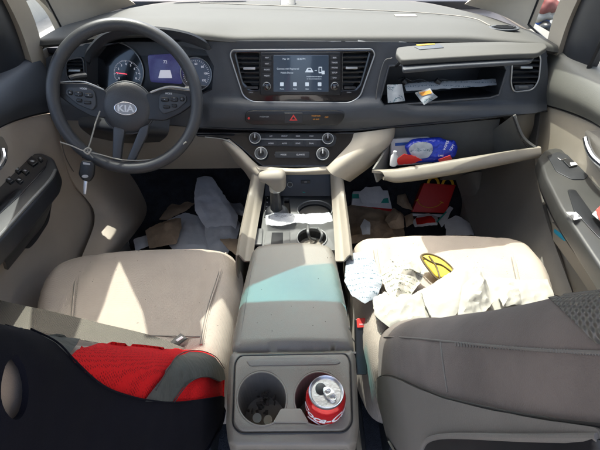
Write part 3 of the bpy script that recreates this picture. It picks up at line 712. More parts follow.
mk('trip_display', [(plate(FG, [(147, 55), (182, 53), (186, 66), (182, 84), (150, 82)], .003, -.003, .0008, r=.008), 'cluster'),
                    (text(FG, '72', 165, 62, .012, -.002), 'gtick'), (plate(FG, [(160, 70), (170, 70), (172, 78), (158, 78)], .001, -.0025, .0002, r=.002), 'gtick')], 'cluster', ic)
mk('turn_stalk', [tube([at(165, 92, Y=1.17), at(178, 91, Y=1.15), at(188, 90, Y=1.14)], .0085), tube([at(186, 90, Y=1.14), at(191, 89.5, Y=1.14)], .010)], 'darkplastic', dash)
mk('turn_stalk', [tube([at(86, 76, Y=1.17), at(76, 77, Y=1.15), at(70, 79, Y=1.14)], .0085)], 'darkplastic', dash)

# ================================================================== steering wheel
WC = at(126.5, 99, Y=1.065)
TW = R(-6)
n_ = V((.12, -.90, .40)).normalized()
FWL = Frame(WC, n_)
rot = Matrix.Rotation(TW, 3, FWL.n)
FWL.u = rot @ FWL.u; FWL.v = rot @ FWL.v
FWL.m = Matrix(((FWL.u.x, FWL.v.x, FWL.n.x, WC.x), (FWL.u.y, FWL.v.y, FWL.n.y, WC.y), (FWL.u.z, FWL.v.z, FWL.n.z, WC.z), (0, 0, 0, 1)))
sw = thing('steering_wheel', 'black leather steering wheel with oval emblem on its round hub and silver lower spoke', 'steering wheel', tuple(WC))
rr = .177
mk('rim', torus(FWL, rr, .0155, seg=96), 'rubber', sw)
hubz = -.028
mk('hub', [lathe([(0, -.03), (.060, -.03), (.066, -.015), (.066, .004), (.062, .012), (.05, .019), (.03, .023), (0, .024)], FWL.m @ Matrix.Translation((-.004, -.022, hubz))),
           torus(FWL, .066, .0025, -.004, -.022, hubz + .004)], 'rubber', sw)
em = mk('emblem', [(curve2d([el(.027, .0155)], .003, .0008, FWL.m @ Matrix.Translation((-.004, -.024, hubz + .0245))), 'dim'),
                   (torus(FWL, 1, .0014, -.004, -.024, hubz + .0262, .027, .0155), 'chrome')], 'chrome', sw)
mk('emblem_letters', text(FWL, 'KIA', 0, 0, .0235, hubz + .0266, .0006, sx=1.12, uv=(-.004, -.0245), bold=.0006), 'white', em)
mk('airbag_text', text(FWL, 'AIRBAG', 0, 0, .006, hubz + .0205, .0005, uv=(-.004, -.056)), 'darkplastic', sw)
def spoke(pts, th, off, m, name='spoke', dz=0):
    return (curve2d([rpoly([V(p) for p in pts], .008)], th, .003, FWL.m @ Matrix.Translation((0, 0, off - th / 2))), m)
for s in (-1, 1):
    sp = mk('spoke', [spoke([(s * .05 - .004, .018), (s * .10, .034), (s * .172, .030), (s * .174, .002), (s * .13, -.030), (s * .09, -.050), (s * .05 - .004, -.050)], .024, hubz + .014, 'darkplastic')], 'darkplastic', sw)
    mk('spoke_trim', tube([FWL.W(s * a - .0, b, hubz + .0165) for a, b in ((.058, .020), (.085, .031), (.110, .037), (.150, .034), (.166, .030))], .0016 if s < 0 else .003), 'silver', sp)
    pod = mk('button_pod', [spoke([(s * .080, .016), (s * .105, .024), (s * .148, .021), (s * .152, .004), (s * .125, -.020), (s * .088, -.034), (s * .077, -.02)], .006, hubz + .020, 'fascia')], 'fascia', sp)
    for cx, cy, w, h in ((.094, .004, .020, .011), (.118, .006, .020, .012), (.138, .008, .012, .012), (.098, -.014, .018, .009), (.118, -.010, .014, .009)):
        b = mk('push_button', [spoke([(s * cx - w / 2, cy - h / 2), (s * cx + w / 2, cy - h / 2), (s * cx + w / 2, cy + h / 2), (s * cx - w / 2, cy + h / 2)], .005, hubz + .0235, 'black')], 'black', pod)
    mk('button_marks', [text(FWL, w, 0, 0, .006, hubz + .0237, uv=(s * cx, cy)) for w, cx, cy in (('+', .118, .009), ('-', .118, .003), ('<', .094, .004), ('>', .138, .008), ('MODE', .105, .0195))], 'white', pod)
mk('lower_spoke', [spoke([(-.040, -.070), (-.010, -.076), (-.020, -.120), (-.026, -.168), (-.048, -.170), (-.044, -.12)], .018, hubz + .016, 'spoke'),
                   spoke([(.028, -.070), (.052, -.060), (.045, -.09), (.022, -.135), (.006, -.170), (-.016, -.170), (.004, -.125)], .018, hubz + .016, 'spoke'),
                   spoke([(-.052, -.160), (.016, -.160), (.024, -.180), (-.058, -.180)], .016, hubz + .018, 'gloss')], 'silverp', sw)
mk('steering_column', tube([WC - FWL.n * .04 + V((0, 0, -.02)), WC - FWL.n * .15 + V((0, 0, -.03))], .045, smooth=False), 'darkplastic', sw)

# string and key
sb = lambda x, y, o=.028: FWL.P(x, y, o)
mk('string', [tube([sb(100, 111, .0), sb(96, 122, .012), sb(91, 140, .022), sb(88, 151, .024), sb(93, 158, .03)], .0018),
              tube([sb(60, 142, .02), sb(72, 146, .026), sb(84, 151, .03), sb(100, 154.5, .026), sb(120, 159.5, .012), sb(140, 160.5, -.004), sb(158, 158, -.01), sb(176, 150, .0), sb(186, 142, .02)], .0017),
              tube([sb(88, 148, .03), sb(84, 151, .034), sb(88, 154, .034), sb(91, 150, .03)], .0022, True)], 'napkin',
   label='thin white string tied across the lower half of the steering wheel', cat='string')
FK = Frame(sb(88, 168, .036), (.1, -.92, .38))
key = thing('car_key', 'black key fob with metal blade dangling from the white string below the wheel', 'key', tuple(FK.P(86, 195)))
fob = mk('fob', [(plate(FK, [(83, 160), (92, 161), (95, 165), (94, 176), (90, 182), (83, 180), (79, 174), (81, 163)], .013, .006, .003, r=.006), 'black'),
                 (plate(FK, [(84, 162), (91, 163), (91, 165), (84, 164)], .003, .0068, .0006, r=.001), 'dim')], 'black', key)
mk('badge', [(plate(FK, ellpx(86, 176, 3.2, 1.6, 18), .001, .0068, .0002, r=0), 'dim')], 'dim', fob)
mk('blade', plate(FK, [(83.6, 179), (87.6, 180), (86, 194.5), (83.2, 194), (83, 190)], .0025, .0, .0004, r=.001), 'alu', key)

# ================================================================== centre console
cons = thing('centre_console', 'grey centre console with padded armrest lid, gear selector and rear twin cup holder', 'centre console', (0, .7, .05))
FS = Frame((0, 1.0, .43), (0, .08, 1), V((0, 1, 0)))
mk('console_body', [box((0, .86, .22), (.21, .68, .36), bev=.02), box((.0, .50, .26), (.19, .34, .42), bev=.02)], 'greybeige', cons)
# shift panel with cup wells
cup1 = ellpx(315, 210, 17.5, 9.5); cup2 = ellpx(312, 238, 15, 10)
slot = [(284, 198), (289, 198), (291, 216), (285, 216)]
mk('shift_panel', plate(FS, [(266, 192), (330, 192), (337, 250), (258, 250)], .012, .0, .002, holes=[cup1, cup2, slot], r=.004), 'silverp', cons)
for o in (cup1, cup2):
    w = mk('cup_well', [cavity(FS, [tuple(p) for p in o], .06, .9, -.002)], 'black', cons)
    mk('well_ring', tube([FS.P(x, y, .002) for x, y in o], .0022, True, False), 'silver', w)
mk('slot_well', cavity(FS, slot, .03, .9, -.002), 'black', cons)
mk('gate_plate', [(plate(FS, [(267, 194), (283, 194), (283, 218), (264, 218)], .003, .003, .001, r=.003), 'darkplastic')] + [(text(FS, ch, 267.5 - k * .4, 199 + 4.2 * k, .007, .0034), 'white') for k, ch in enumerate('PRND')], 'darkplastic', cons)
mk('tray_back', [(patch([[at(266, 174, Y=1.16), at(334, 174, Y=1.16)], [at(265, 196, Y=1.13), at(334, 196, Y=1.13)]], 3, .004), 'black')], 'black', cons)
FTB = Frame((0, 1.145, .46), (0, -.95, .3))
mk('power_socket', [(cyl(FTB, *FTB.uv(290, 184), .008, .004, .004), 'darkplastic'), (torus(FTB, .008, .001, *FTB.uv(290, 184), .008), 'silver')], 'darkplastic', cons)
ub_ = mk('charging_port', fbox(FTB, 301, 180, 310, 183, .002, .006), 'darkplastic', cons); mk('port_text', text(FTB, 'USB', 305.5, 181.5, .005, .0062), 'dim', ub_)
for a, b, c, e in (((266, 170), (254, 170), (252, 262), (237, 262)), ((331, 170), (341, 172), (336, 262), (352, 262))):
    mk('side_rail', patch([[at(*a, Y=1.12), at(a[0] + (c[0] - a[0]) * .35, 202, Z=.452), at(a[0] + (c[0] - a[0]) * .8, 240, Z=.458), at(*c, Z=.46)],
                           [at((a[0] + b[0]) / 2, 170, Y=1.11), at((a[0] + b[0]) / 2 + ((c[0] + e[0]) / 2 - (a[0] + b[0]) / 2) * .35, 202, Z=.464), at((a[0] + b[0]) / 2 + ((c[0] + e[0]) / 2 - (a[0] + b[0]) / 2) * .8, 240, Z=.468), at((c[0] + e[0]) / 2, 262, Z=.47)],
                           [at(*b, Y=1.13), at(b[0] + (e[0] - b[0]) * .35, 202, Z=.452), at(b[0] + (e[0] - b[0]) * .8, 240, Z=.456), at(*e, Z=.46)],
                           [at(*b, Y=1.13) + V((0, 0, -.2)), at(b[0] + (e[0] - b[0]) * .35, 202, Z=.452) + V((0, 0, -.3)), at(b[0] + (e[0] - b[0]) * .8, 240, Z=.456) + V((0, 0, -.3)), at(*e, Z=.46) + V((0, 0, -.3))]], 5, .004), 'greybeige', cons)
mk('seat_heater_switch', [(plate(FS, [(266, 232), (290, 232), (290, 246), (264, 246)], .006, .004, .001, r=.003), 'silverp'), (plate(FS, [(272, 234), (283, 234), (283, 246), (271, 246)], .006, .006, .001, r=.002), 'black')], 'silverp', cons)
mk('seat_heater_switch', [(plate(FS, [(253, 230), (263, 230), (262, 246), (251, 246)], .006, .006, .001, r=.003), 'silverp')], 'silverp', cons)
# gear selector
gp = FS.P(277, 214)
gl = mk('gear_lever', [tube([gp, gp + V((-.002, -.004, .06)), gp + V((-.002, -.006, .115))], .016, radii=[1.25, 1.0, .75]), lathe([(.0, 0), (.036, 0), (.032, .012), (.022, .02), (0, .022)], Matrix.Translation(gp + V((0, 0, .002))))], 'darkplastic', cons)
kt = gp + V((-.004, -.006, .135))
mk('gear_knob', [patch([[kt + V((x * 1.0, ry * math.cos(a) , rz * math.sin(a) - (.02 if a > math.pi and x > -.02 else 0))) for a in [2 * math.pi * i / 10 for i in range(10)]]
        for x, ry, rz in ((-.043, .003, .003), (-.040, .014, .012), (-.02, .023, .019), (.005, .026, .023), (.024, .024, .021), (.032, .012, .012), (.034, .002, .002))], 4, 0, cyc=True)], 'greybeige', gl)
mk('knob_collar', tube([kt + V((.003, 0, -.045)), kt + V((.003, 0, -.015))], .018), 'silver', gl)

# armrest lid
def lidfn(x, y): return .006 * math.cos(max(-1, min(1, x / .11)) * 1.4)
o = [at(x, y, Z=.565) for x, y in ((252, 246), (262, 243), (295, 241.5), (325, 243), (334, 247), (344, 290), (354, 338), (355, 347.5), (231, 349.5), (232, 335), (241, 290))]
o2 = [tuple(p[:2]) for p in rpoly([V(p[:2]) for p in o], .015)]
lidm = mk('armrest_lid', pillow(o2, .565, .45, .016, .010, lidfn), 'taupe', cons)
lb = bvh_of(lidm)
mk('lid_seam', tube([on(lb, .0002)(x, y) for x, y in ((258, 246), (253, 262), (248, 290), (243, 320), (240, 345))], .0009), 'dkgreige', lidm)
mk('lid_base', pillow([((p[0]) * .98, p[1] * 1.0) for p in o2], .50, .20, .02, .015), 'taupe', cons)
mk('lid_gap', box((0, .462, .53), (.200, .004, .04), bev=0), 'black', cons)

# rear cup holder block
FR = Frame((0, .465, .56), (0, -.13, 1), V((0, 1, 0)))
cl, crr = ellpx(262, 399, 25, 27, 40), ellpx(319, 399, 25, 27, 40)
ocp = [(230, 350), (355, 348), (357, 380), (359, 425), (357, 443), (350, 450), (236, 450), (228, 443), (226, 425), (228, 380)]
def rrel(px, py):
    d = edist((px, py), ocp); k = min(1, d / 9); return -.018 * (1 - math.sqrt(max(0, 1 - (1 - k) ** 2)))
mk('cup_holder_block', [sheet(ocp, lambda x, y: FR.P(x, y, rrel(x, y)), 3, [ellpx(262, 399, 26.5, 28.5, 40), ellpx(319, 399, 26.5, 28.5, 40), [(281, 385), (300, 385), (300, 412), (281, 412)]], .003, smooth_outline=12),
                        pillow([(-.098, .468), (.100, .468), (.104, .40), (.104, .335), (.098, .300), (-.098, .300), (-.106, .335), (-.104, .40)], .535, .12, .02, .012)][:1], 'taupe', cons)
# skirt of the block
sk = [FR.P(x, y, -.017) for x, y in [tuple(p) for p in rpoly([V(p) for p in ocp], 12)]]
bm = bmesh.new(); a = [bm.verts.new(p) for p in sk]; b = [bm.verts.new(V((p.x * .96, p.y, .12))) for p in sk]
for i in range(len(sk)): bm.faces.new((a[i], a[(i + 1) % len(sk)], b[(i + 1) % len(sk)], b[i]))
mk('block_skirt', bm_mesh(bm), 'taupe', cons)
inner = [(241, 357), (345, 355), (349, 362), (351, 422), (344, 431), (241, 432), (234, 424), (236, 364)]
ch = mk('cup_holder', [plate(FR, inner, .008, .0042, .0018, holes=[cl, crr], r=.010)], 'taupe', cons)
mk('panel_gap', tube([FR.P(x, y, .0006) for x, y in [tuple(p) for p in rpoly([V(p) for p in [(239.5, 355.5), (346.5, 353.5), (350.5, 361), (352.5, 423), (345, 432.5), (240, 433.5), (232.5, 425), (234.5, 363)]], 8)]], .0013, True, False), 'black', cons)
mk('tray_groove', plate(FR, [(246, 362), (270, 359), (320, 358.5), (338, 360), (341, 364), (336, 366), (250, 367.5)], .003, .0056, .0013, r=.004), 'dkgreige', ch)
mk('divider_pad', plate(FR, [(281, 410), (301, 410), (309, 424), (273, 424)], .004, .0066, .0012, r=.003), 'greybeige', ch)
for o in (cl, crr):
    w = mk('cup_well', [(cavity(FR, [tuple(p) for p in o], .085, .86, .003), 'dkgreige')], 'dkgreige', ch)
    mk('well_lip', tube([FR.P(x, y, .0038) for x, y in o], .0016, True, False), 'taupe', w)

# ------------------------------------------------------------------ drink can
cc = at(326, 387.5, Z=.592); ct = cc - V((0, 0, .122)); ct.z = .592 - .122
can = thing('drink_can', 'opened red cola can with white script standing in the right rear cup holder', 'drink can', tuple(ct))
rc = .0315
T = Matrix.Translation(ct) @ Matrix.Rotation(R(3), 4, 'X')
mk('can_body', [lathe([(0, .004), (.022, .001), (.026, .001), (rc, .012), (rc, .106), (.030, .111), (.0268, .1165)], T, 64)], 'can', can)
mk('can_lid', [lathe([(.0268, .1160), (.0275, .120), (.0268, .1222), (.0255, .1215), (.0245, .1165), (.0235, .1160), (.0225, .1175), (0, .1172)], T, 64)], 'alu', can)
Fcan = Frame(T @ V((0, 0, .1176)), (T.to_3x3() @ V((0, 0, 1))), V((0, 1, 0)))
mk('mouth_opening', curve2d([[(x * 1 - .008, y + .0065) for x, y in el(.0085, .0098)]], .0008, .0002, Fcan.m @ Matrix.Translation((0, 0, .0004))), 'black', can)
ro = Matrix.Rotation(R(-38), 4, 'Z')
tabp = [(x, y) for x, y in el(.0078, .0135)]
mk('pull_tab', curve2d([tabp, [(x * .5, y * .32 - .007) for x, y in el(.0085, .0125)], [(x, y + .0045) for x, y in el(.0042, .0034)]], .0016, .0005, Fcan.m @ Matrix.Translation((.0055, -.0035, .0028)) @ Matrix.Rotation(R(38), 4, 'Z')), 'alu', can)
# script wrapped round the body
cu = bpy.data.curves.new("t", 'FONT'); cu.body = "Coca-Cola"; cu.size = .024; cu.shear = .45; cu.align_x = 'CENTER'; cu.extrude = .0001; cu.offset = .0006
me = from_obj(cu); bm = bmesh.new(); bm.from_mesh(me)
bmesh.ops.subdivide_edges(bm, edges=[e for e in bm.edges if e.calc_length() > .003], cuts=3)
for v_ in bm.verts:
    x, y, z = v_.co; th = x / rc; rr_ = rc + .0003 + z
    a = R(-92) + th; v_.co = T @ V((rr_ * math.cos(a), rr_ * math.sin(a), .083 + y))
mk('script_lettering', [bm_mesh(bm, smooth=False), tube([T @ V(((rc + .0003) * math.cos(R(-150 + 12 * i)), (rc + .0003) * math.sin(R(-150 + 12 * i)), .072 + .006 * math.sin(i * .7))) for i in range(11)], .0011)], 'white', can)
random.seed(4)
bits = []
base = FR.P(262, 399, -.055)
for k in range(26):
    a = random.uniform(0, 6.28); r_ = random.uniform(0, .026)
    bits.append(box(base + V((r_ * math.cos(a) - .002, r_ * math.sin(a) - .004, random.uniform(-.02, .012))), (random.uniform(.003, .009), random.uniform(.002, .008), random.uniform(.001, .004)), Matrix.Rotation(random.uniform(0, 3), 3, V((random.random(), random.random(), 1))), bev=0))
mk('cup_debris', bits, 'debris', label='crumbs and small litter at the bottom of the left rear cup holder', cat='litter', kind='stuff')
for k, (px, py) in enumerate(((257, 418), (268, 420))):
    fr = Frame(FR.P(px, py, -.038), (.2 - .4 * k, -.3, 1), V((0, 1, 0)))
    mk('coin', cyl(fr, 0, 0, .0075, .0016), 'silverp' if k == 0 else 'taupe', label=('silver coin among the crumbs in the left rear cup holder', 'pale button-like token beside the coin in the left rear cup holder')[k], cat=('coin', 'token')[k])

# ================================================================== seats
def noiseh(x, y, a=.004, f=9): return 1.4 * a * noise.noise(V((x * f, y * f, 3.1))) + .4 * a * noise.noise(V((x * f * 4, y * f * 2, 7)))
def seat(side, outline, label, xin, xout, lean, base, L, TH=.19):
    t = thing('car_seat', label, 'car seat', (side * .41, .6, .1))
    pts = [tuple(at(x, y, Z=.415)[:2]) for x, y in outline]
    pts = [tuple(p) for p in rpoly([V(p) for p in pts], .05, 6)]
    cx = side * .41
    def fn(x, y):
        return .018 * sm(.13, .22, abs(x - cx)) * sm(.95, .75, y) + noiseh(x, y) - .004 * math.exp(-((abs(x - cx) - .155) / .012) ** 2)
    cu = mk('seat_cushion', pillow(pts, .422, .20, .055, .012, fn), 'fabric', t)
    mk('seat_base', box((cx, .68, .17), (.42, .45, .14), bev=.03), 'darkplastic', t)
    # backrest: loft of rounded sections along the reclined spine
    dd = V((0, -math.sin(R(lean)), math.cos(R(lean)))); nn = V((0, math.cos(R(lean)), math.sin(R(lean)))); rows = []
    for s_, wf, tf in ((-.10, .80, .7), (-.04, .93, .9), (.06, 1, 1), (.2, 1.0, 1), (.36, .98, .95), (.5, .95, .86), (.58, .90, .72), (.615, .8, .45), (.625, .5, .2), (.628, .1, .05)):
        c = V((cx, 0, 0)) + V((0, base[0], base[1])) + dd * s_ * (L / .62); hw = abs(xout - xin) / 2 * wf; th = TH * tf; row = []
        for k in range(28):
            a = 2 * math.pi * k / 28; ca, sa = math.cos(a), math.sin(a)
            ex = .36; X = math.copysign(abs(ca) ** ex, ca); Yn = math.copysign(abs(sa) ** .45, sa)
            dent = -.03 * math.exp(-(X / .55) ** 2) if sa > 0 else 0
            row.append(c + V((X * hw, 0, 0)) + nn * ((Yn - 1) * th / 2 + dent + .19 * (tf - 1) * -.3))
        rows.append(row)
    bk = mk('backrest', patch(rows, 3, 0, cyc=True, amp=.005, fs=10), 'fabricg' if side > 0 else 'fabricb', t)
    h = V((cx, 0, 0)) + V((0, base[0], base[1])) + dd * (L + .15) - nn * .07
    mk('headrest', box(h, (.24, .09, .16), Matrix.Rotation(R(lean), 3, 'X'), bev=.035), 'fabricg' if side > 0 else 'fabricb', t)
    return t, cu, bk
ds, dcu, dbk = seat(-1, [(30, 318), (34, 290), (48, 266), (80, 250), (120, 245), (170, 243), (212, 243), (234, 249), (242, 263), (240, 300), (232, 350), (225, 372), (20, 372)],
                    'driver seat with beige woven cushion behind the steering wheel', -.165, -.655, 35, (.58, .40), .84)
ps, pcu, pbk = seat(1, [(350, 262), (352, 240), (362, 233), (400, 231), (450, 229.5), (500, 231), (530, 238), (550, 262), (562, 300), (570, 350), (385, 375), (362, 330)],
                    'passenger seat with beige cushion and reclined taupe backrest covered in papers', .165, .655, 38, (.645, .43), .86, .27)
# seams
db, pb2 = bvh_of(dcu), bvh_of(pcu)
def seam(bv, pts, o, r=.0012, m='dkgreige', off=.0006, name='seam'): return mk(name, tube([on(bv, off)(x, y) for x, y in pts], r), m, o)
seam(db, ((226, 248), (218, 275), (207, 310), (200, 345)), dcu)
seam(db, ((78, 253), (74, 285), (70, 330), (68, 352)), dcu)
seam(db, ((70, 334), (120, 336), (160, 336), (200, 337)), dcu)
seam(pb2, ((372, 238), (375, 262), (382, 300), (388, 325)), pcu)
seam(pb2, ((508, 236), (512, 262), (520, 300), (527, 340)), pcu)
for bv, own, lines in ((db, dcu, [((226, 248), (218, 275), (207, 310), (200, 345)), ((78, 253), (74, 285), (70, 330))]), (pb2, pcu, [((372, 238), (375, 262), (382, 300)), ((508, 236), (512, 262), (520, 300))])):
    for ln in lines:
        pth = [on(bv, .0012)(x + 1.6, y) for x, y in ln]; mk('piping', tube(pth, .0022), 'fabric', own)
        fine = spline(pth, 22); fine = [p + V((.0055, 0, .0008)) for p in fine]
        mk('stitching', [tube([fine[i], fine[i].lerp(fine[i + 1], .6)], .0005, False, False, 1) for i in range(0, len(fine) - 1)], 'dkgreige', own)
random.seed(11); cr_ = []
for bv, n_c, reg in ((db, 26, (80, 225, 255, 335)), (pb2, 30, (380, 520, 236, 290)), (lb, 12, (255, 335, 250, 340))):
    for k in range(n_c):
        p = on(bv, .0006)(random.uniform(*reg[:2]), random.uniform(*reg[2:]))
        if p is not None: cr_.append(box(p, (random.uniform(.0006, .0018), random.uniform(.0005, .0012), .0006), Matrix.Rotation(random.uniform(0, 3), 3, 'Z'), bev=0))
mk('crumbs', cr_, 'debris', label='dark crumbs and lint scattered over the seat cushions and armrest lid', cat='crumbs', kind='stuff')
# passenger backrest side details
pk = bvh_of(pbk)
seam(pk, ((384, 337), (410, 338), (441, 341), (480, 345), (540, 350), (610, 353)), pbk, .0014)
seam(pk, ((441, 341), (443, 360), (448, 392)), pbk, .0012)
mk('zip', [tube([on(pk, .001)(x, 342.5 + (x - 455) * .065), on(pk, .001)(x + .6, 346.3 + (x - 455) * .065)], .0007, False, False, 1) for x in range(456, 612, 3) if on(pk)(x, 350) is not None], 'dkgreige', pbk)
mk('ribbed_panel', sheet([(548, 297), (612, 290), (612, 347), (598, 344), (575, 322)], on(pk, .0015), 4, th=.002), 'fabricr', pbk)
shell = [(376, 384), (381, 378), (389, 376), (402, 380), (425, 390), (450, 399), (500, 411), (560, 421), (612, 428), (612, 470), (398, 470), (386, 420)]
shl = mk('back_shell', sheet(shell, onc(pk, .007, (500, 400)), 5, th=.004, smooth_outline=10), 'dkgreige', pbk)
sb2 = bvh_of(shl)
mk('shell_gap', tube([on(pk, .004)(x, y) for x, y in ((377, 388), (379, 379), (388, 375), (402, 378.5), (425, 388.5), (450, 397.5), (500, 409.5), (560, 419.5), (612, 426))], .0013), 'black', pbk)
mk('pocket_mesh', sheet([(425, 446), (440, 438), (475, 436), (612, 439), (612, 480), (425, 480)], on(sb2, .003), 5, th=.003), 'black', pbk)
mk('pocket_hem', tube([on(sb2, .004)(x, y) for x, y in ((424, 452), (430, 441), (450, 436), (530, 437.5), (612, 438.5))], .003), 'dkgreige', pbk)
# belt buckle
FBk = Frame(at(361, 324, Z=.40), (0, -.62, .78))
bk_ = mk('belt_buckle', plate(FBk, [(355, 319), (366, 318), (368, 326), (367, 375), (356, 375), (355, 330)], .016, .0, .003, r=.003), 'black', ps)
mk('release_button', [plate(FBk, [(356.5, 318.5), (365.5, 318), (366.5, 327), (357, 328)], .006, .004, .001, r=.003)], 'redmark', bk_)
mk('button_text', text(FBk, 'PRESS', 361.5, 324.5, .0045, .0044), 'white', bk_)
mk('seat_track', [tube([V((.14, .30, .14)), V((.14, .9, .14))], .02)], 'darkplastic', ps)
mk('wire', tube([at(352, 338, Z=.33), at(357, 346, Z=.33), at(358, 356, Z=.32), at(352, 362, Z=.30)], .0015), 'black', ps)

# ------------------------------------------------------------------ vest over the driver backrest
dk = bvh_of(dbk)
vest = thing('seat_cover', 'black padded cover with red mesh panel and grey curved stripe over the driver backrest', 'seat cover', tuple(at(120, 400, X=-.16)))
def onv(off, c=(120, 440)):
    f = onc(dk, off, c)
    def g(x, y):
        p = f(x, y)
        if p is None: return None
        w = noise.noise(p * 14) * .002 + .001 * noise.noise(p * 40)
        return p + V((w + .002 if True else 0, 0, 0))
    return g
mk('black_panel', sheet([(-30, 337), (-5, 336), (22, 341), (45, 353), (62, 368), (85, 384), (108, 394), (140, 401), (175, 402), (222, 396), (226, 408), (224, 440), (215, 475), (-30, 475)], onv(.009), 5,
                        holes=[ellpx(-3, 391, 15, 29, 24)], th=.004), 'vblack', vest)
mk('red_mesh_panel', sheet([(56, 366), (70, 355), (95, 348), (130, 344), (165, 343), (190, 346), (207, 352), (219, 363), (227, 380), (229, 400), (222, 410), (190, 415), (140, 410), (100, 400), (72, 382)], onv(.005), 4, th=.003), 'vred', vest)
gs = [(134, 402), (143, 391), (158, 373), (171, 362), (186, 357), (200, 357), (211, 361), (218, 370), (220, 380), (214, 382), (203, 378), (192, 378), (181, 383), (172, 392), (164, 402)]
mk('grey_stripe', sheet(gs, onv(.0095), 3, th=.002), 'vgrey', vest)
mk('stripe_piping', [tube([onv(.0115)(x, y) for x, y in gs[1:8]], .0008), tube([onv(.0115)(x, y) for x, y in gs[9:15]], .0008)], 'darkplastic', vest)
mk('grey_yoke', sheet([(8, 339), (30, 340), (60, 343), (76, 346), (66, 354), (57, 362), (45, 352), (25, 343)], onv(.0075), 4, th=.002), 'vgrey', vest)
mk('hem_piping', tube([onv(.0100)(x, y) for x, y in ((22, 342), (45, 353), (62, 368), (85, 384), (108, 394), (140, 401), (175, 402), (216, 396.5))], .0008), 'vblack', vest)

# seat belt strap
bl = thing('seat_belt', 'beige seat belt webbing lying slack across the back of the driver cushion', 'seat belt', tuple(at(60, 320, Z=.45)))
mk('webbing', patch([[at(-40, 285, Z=.50), at(0, 300, Z=.49), at(50, 311, Z=.478), at(100, 323, Z=.47), at(150, 335, Z=.462), at(185, 348, Z=.455)],
                     [at(-40, 318, Z=.49), at(0, 325, Z=.485), at(50, 334, Z=.475), at(100, 343, Z=.467), at(140, 349, Z=.460), at(165, 353, Z=.455)]], 6, .0015), 'belt', bl)
FTG = Frame(at(180, 339, Z=.435), (0, -.2, 1), V((0, 1, 0)))
mk('care_tag', [(plate(FTG, [(170, 343), (181, 334), (188, 339), (179, 346)], .002, .004, .0004, r=.001), 'black'), (plate(FTG, [(176, 341), (182, 337), (184, 338.5), (178, 342.5)], .001, .0048, .0002, r=0), 'white')], 'black',
   label='small black tag with white mark lying on the driver cushion', cat='tag')

# ================================================================== doors
def door(side, YF, label):
    t = thing('car_door', label, 'car door', (side * .78, .6, .1))
    W = lambda y, z, x: V((side * x, y, z))
    ys = (.1, .4, .7, .95, 1.1, YF)
    zb = lambda y: .742 - .075 * sm(.98, YF + .02, y) - .0 * y
    up = [[W(y, .83, .80) for y in ys], [W(y, .834, .765) for y in ys], [W(y, .815, .738) for y in ys], [W(y, (zb(y) + .815) / 2, .722) for y in ys], [W(y, zb(y) + .004, .735) for y in ys]]
    mk('upper_trim', patch(up, 5, .01), 'fascia' if side < 0 else 'doorgrey', t)
    mk('trim_seam', tube([W(y, zb(y) + .001, .742) for y in ys], .003), 'black', t)
    lo = [[W(y, zb(y) - .004, .742) for y in ys], [W(y, .66 - .02 * sm(1, YF, y), .742) for y in ys], [W(y, .56, .742) for y in ys], [W(y, .45, .735) for y in ys], [W(y, .30, .715) for y in ys], [W(y, .16, .71) for y in ys]]
    lower = mk('door_card', patch(lo, 5, .01), 'beige' if side > 0 else 'door', t)
    # window frame and pane
    f0, f1 = YF - .175, YF + .01
    mk('window_frame', patch([[W(f1, .82, .768), W(f1 - .03, .98, .75), W(f1 - .14, 1.16, .72), W(f1 - .36, 1.33, .69)], [W((f0 + f1) / 2, .82, .755), W((f0 + f1) / 2 - .04, .98, .74), W((f0 + f1) / 2 - .16, 1.14, .71), W(f1 - .42, 1.31, .68)], [W(f0, .82, .768), W(f0 - .045, .98, .752), W(f0 - .17, 1.13, .725), W(f1 - .47, 1.29, .69)]], 5, .02), 'darkplastic', t)
    mk('frame_bead', tube([W(f0 - .004, .82, .762), W(f0 - .048, .98, .748), W(f0 - .17, 1.13, .72)], .006), 'black', t)
    mk('window_pane', patch([[W(.1, .80, .785), W(f0 + .01, .80, .785)], [W(.1, 1.05, .765), W(f0 - .05, 1.05, .765)], [W(.1, 1.3, .71), W(f0 - .25, 1.3, .71)]], 4, .004), 'glass', t)
    return t, lower
dl, dlo = door(-1, 1.25, 'driver door with charcoal upper trim, black window switch armrest and beige lower panel')
dr, dro = door(1, 1.325, 'passenger door with sunlit beige insert, chrome handle and grey pull armrest')
FZ = Frame((0, .9, .62), (0, 0, 1), V((0, 1, 0)))
# driver armrest with switches
ar = [(0, 176), (14, 163), (27, 154), (42, 152), (53, 157), (57, 167), (54, 178), (30, 206), (0, 240), (-60, 300), (-130, 250)]
arm = mk('armrest', [plate(FZ, ar, .05, .0, .008, r=.015)], 'darkplastic', dl)
mk('switch_plate', plate(FZ, [(2, 184), (16, 168), (28, 157), (40, 155), (48, 160), (46, 168), (20, 196), (0, 214), (-30, 240), (-60, 220)], .003, .002, .001, r=.01), 'gloss', arm)
def sq(cx, cy, w, h): return [(cx - w, cy - h * .1), (cx - w * .1, cy - h), (cx + w, cy + h * .1), (cx + w * .1, cy + h)]
for cx, cy, w, h in ((33, 163, 6, 4.5), (26, 172.5, 4.5, 3.5), (18, 171, 4.5, 3.5), (20, 181.5, 4.5, 3.6), (10, 181, 5, 3.8), (41, 160, 3, 3)):
    b = mk('window_switch', plate(FZ, sq(cx, cy, w, h), .006, .006, .0015, r=.004), 'black', arm)
    mk('switch_mark', plate(FZ, sq(cx, cy, w * .45, h * .25), .001, .0064, .0002, r=0), 'dim', b)
mk('trim_strip', tube([FZ.P(x, y, .003) for x, y in ((55.5, 170), (50, 180), (30, 202), (0, 236), (-40, 282))], .0042), 'silverp', arm)
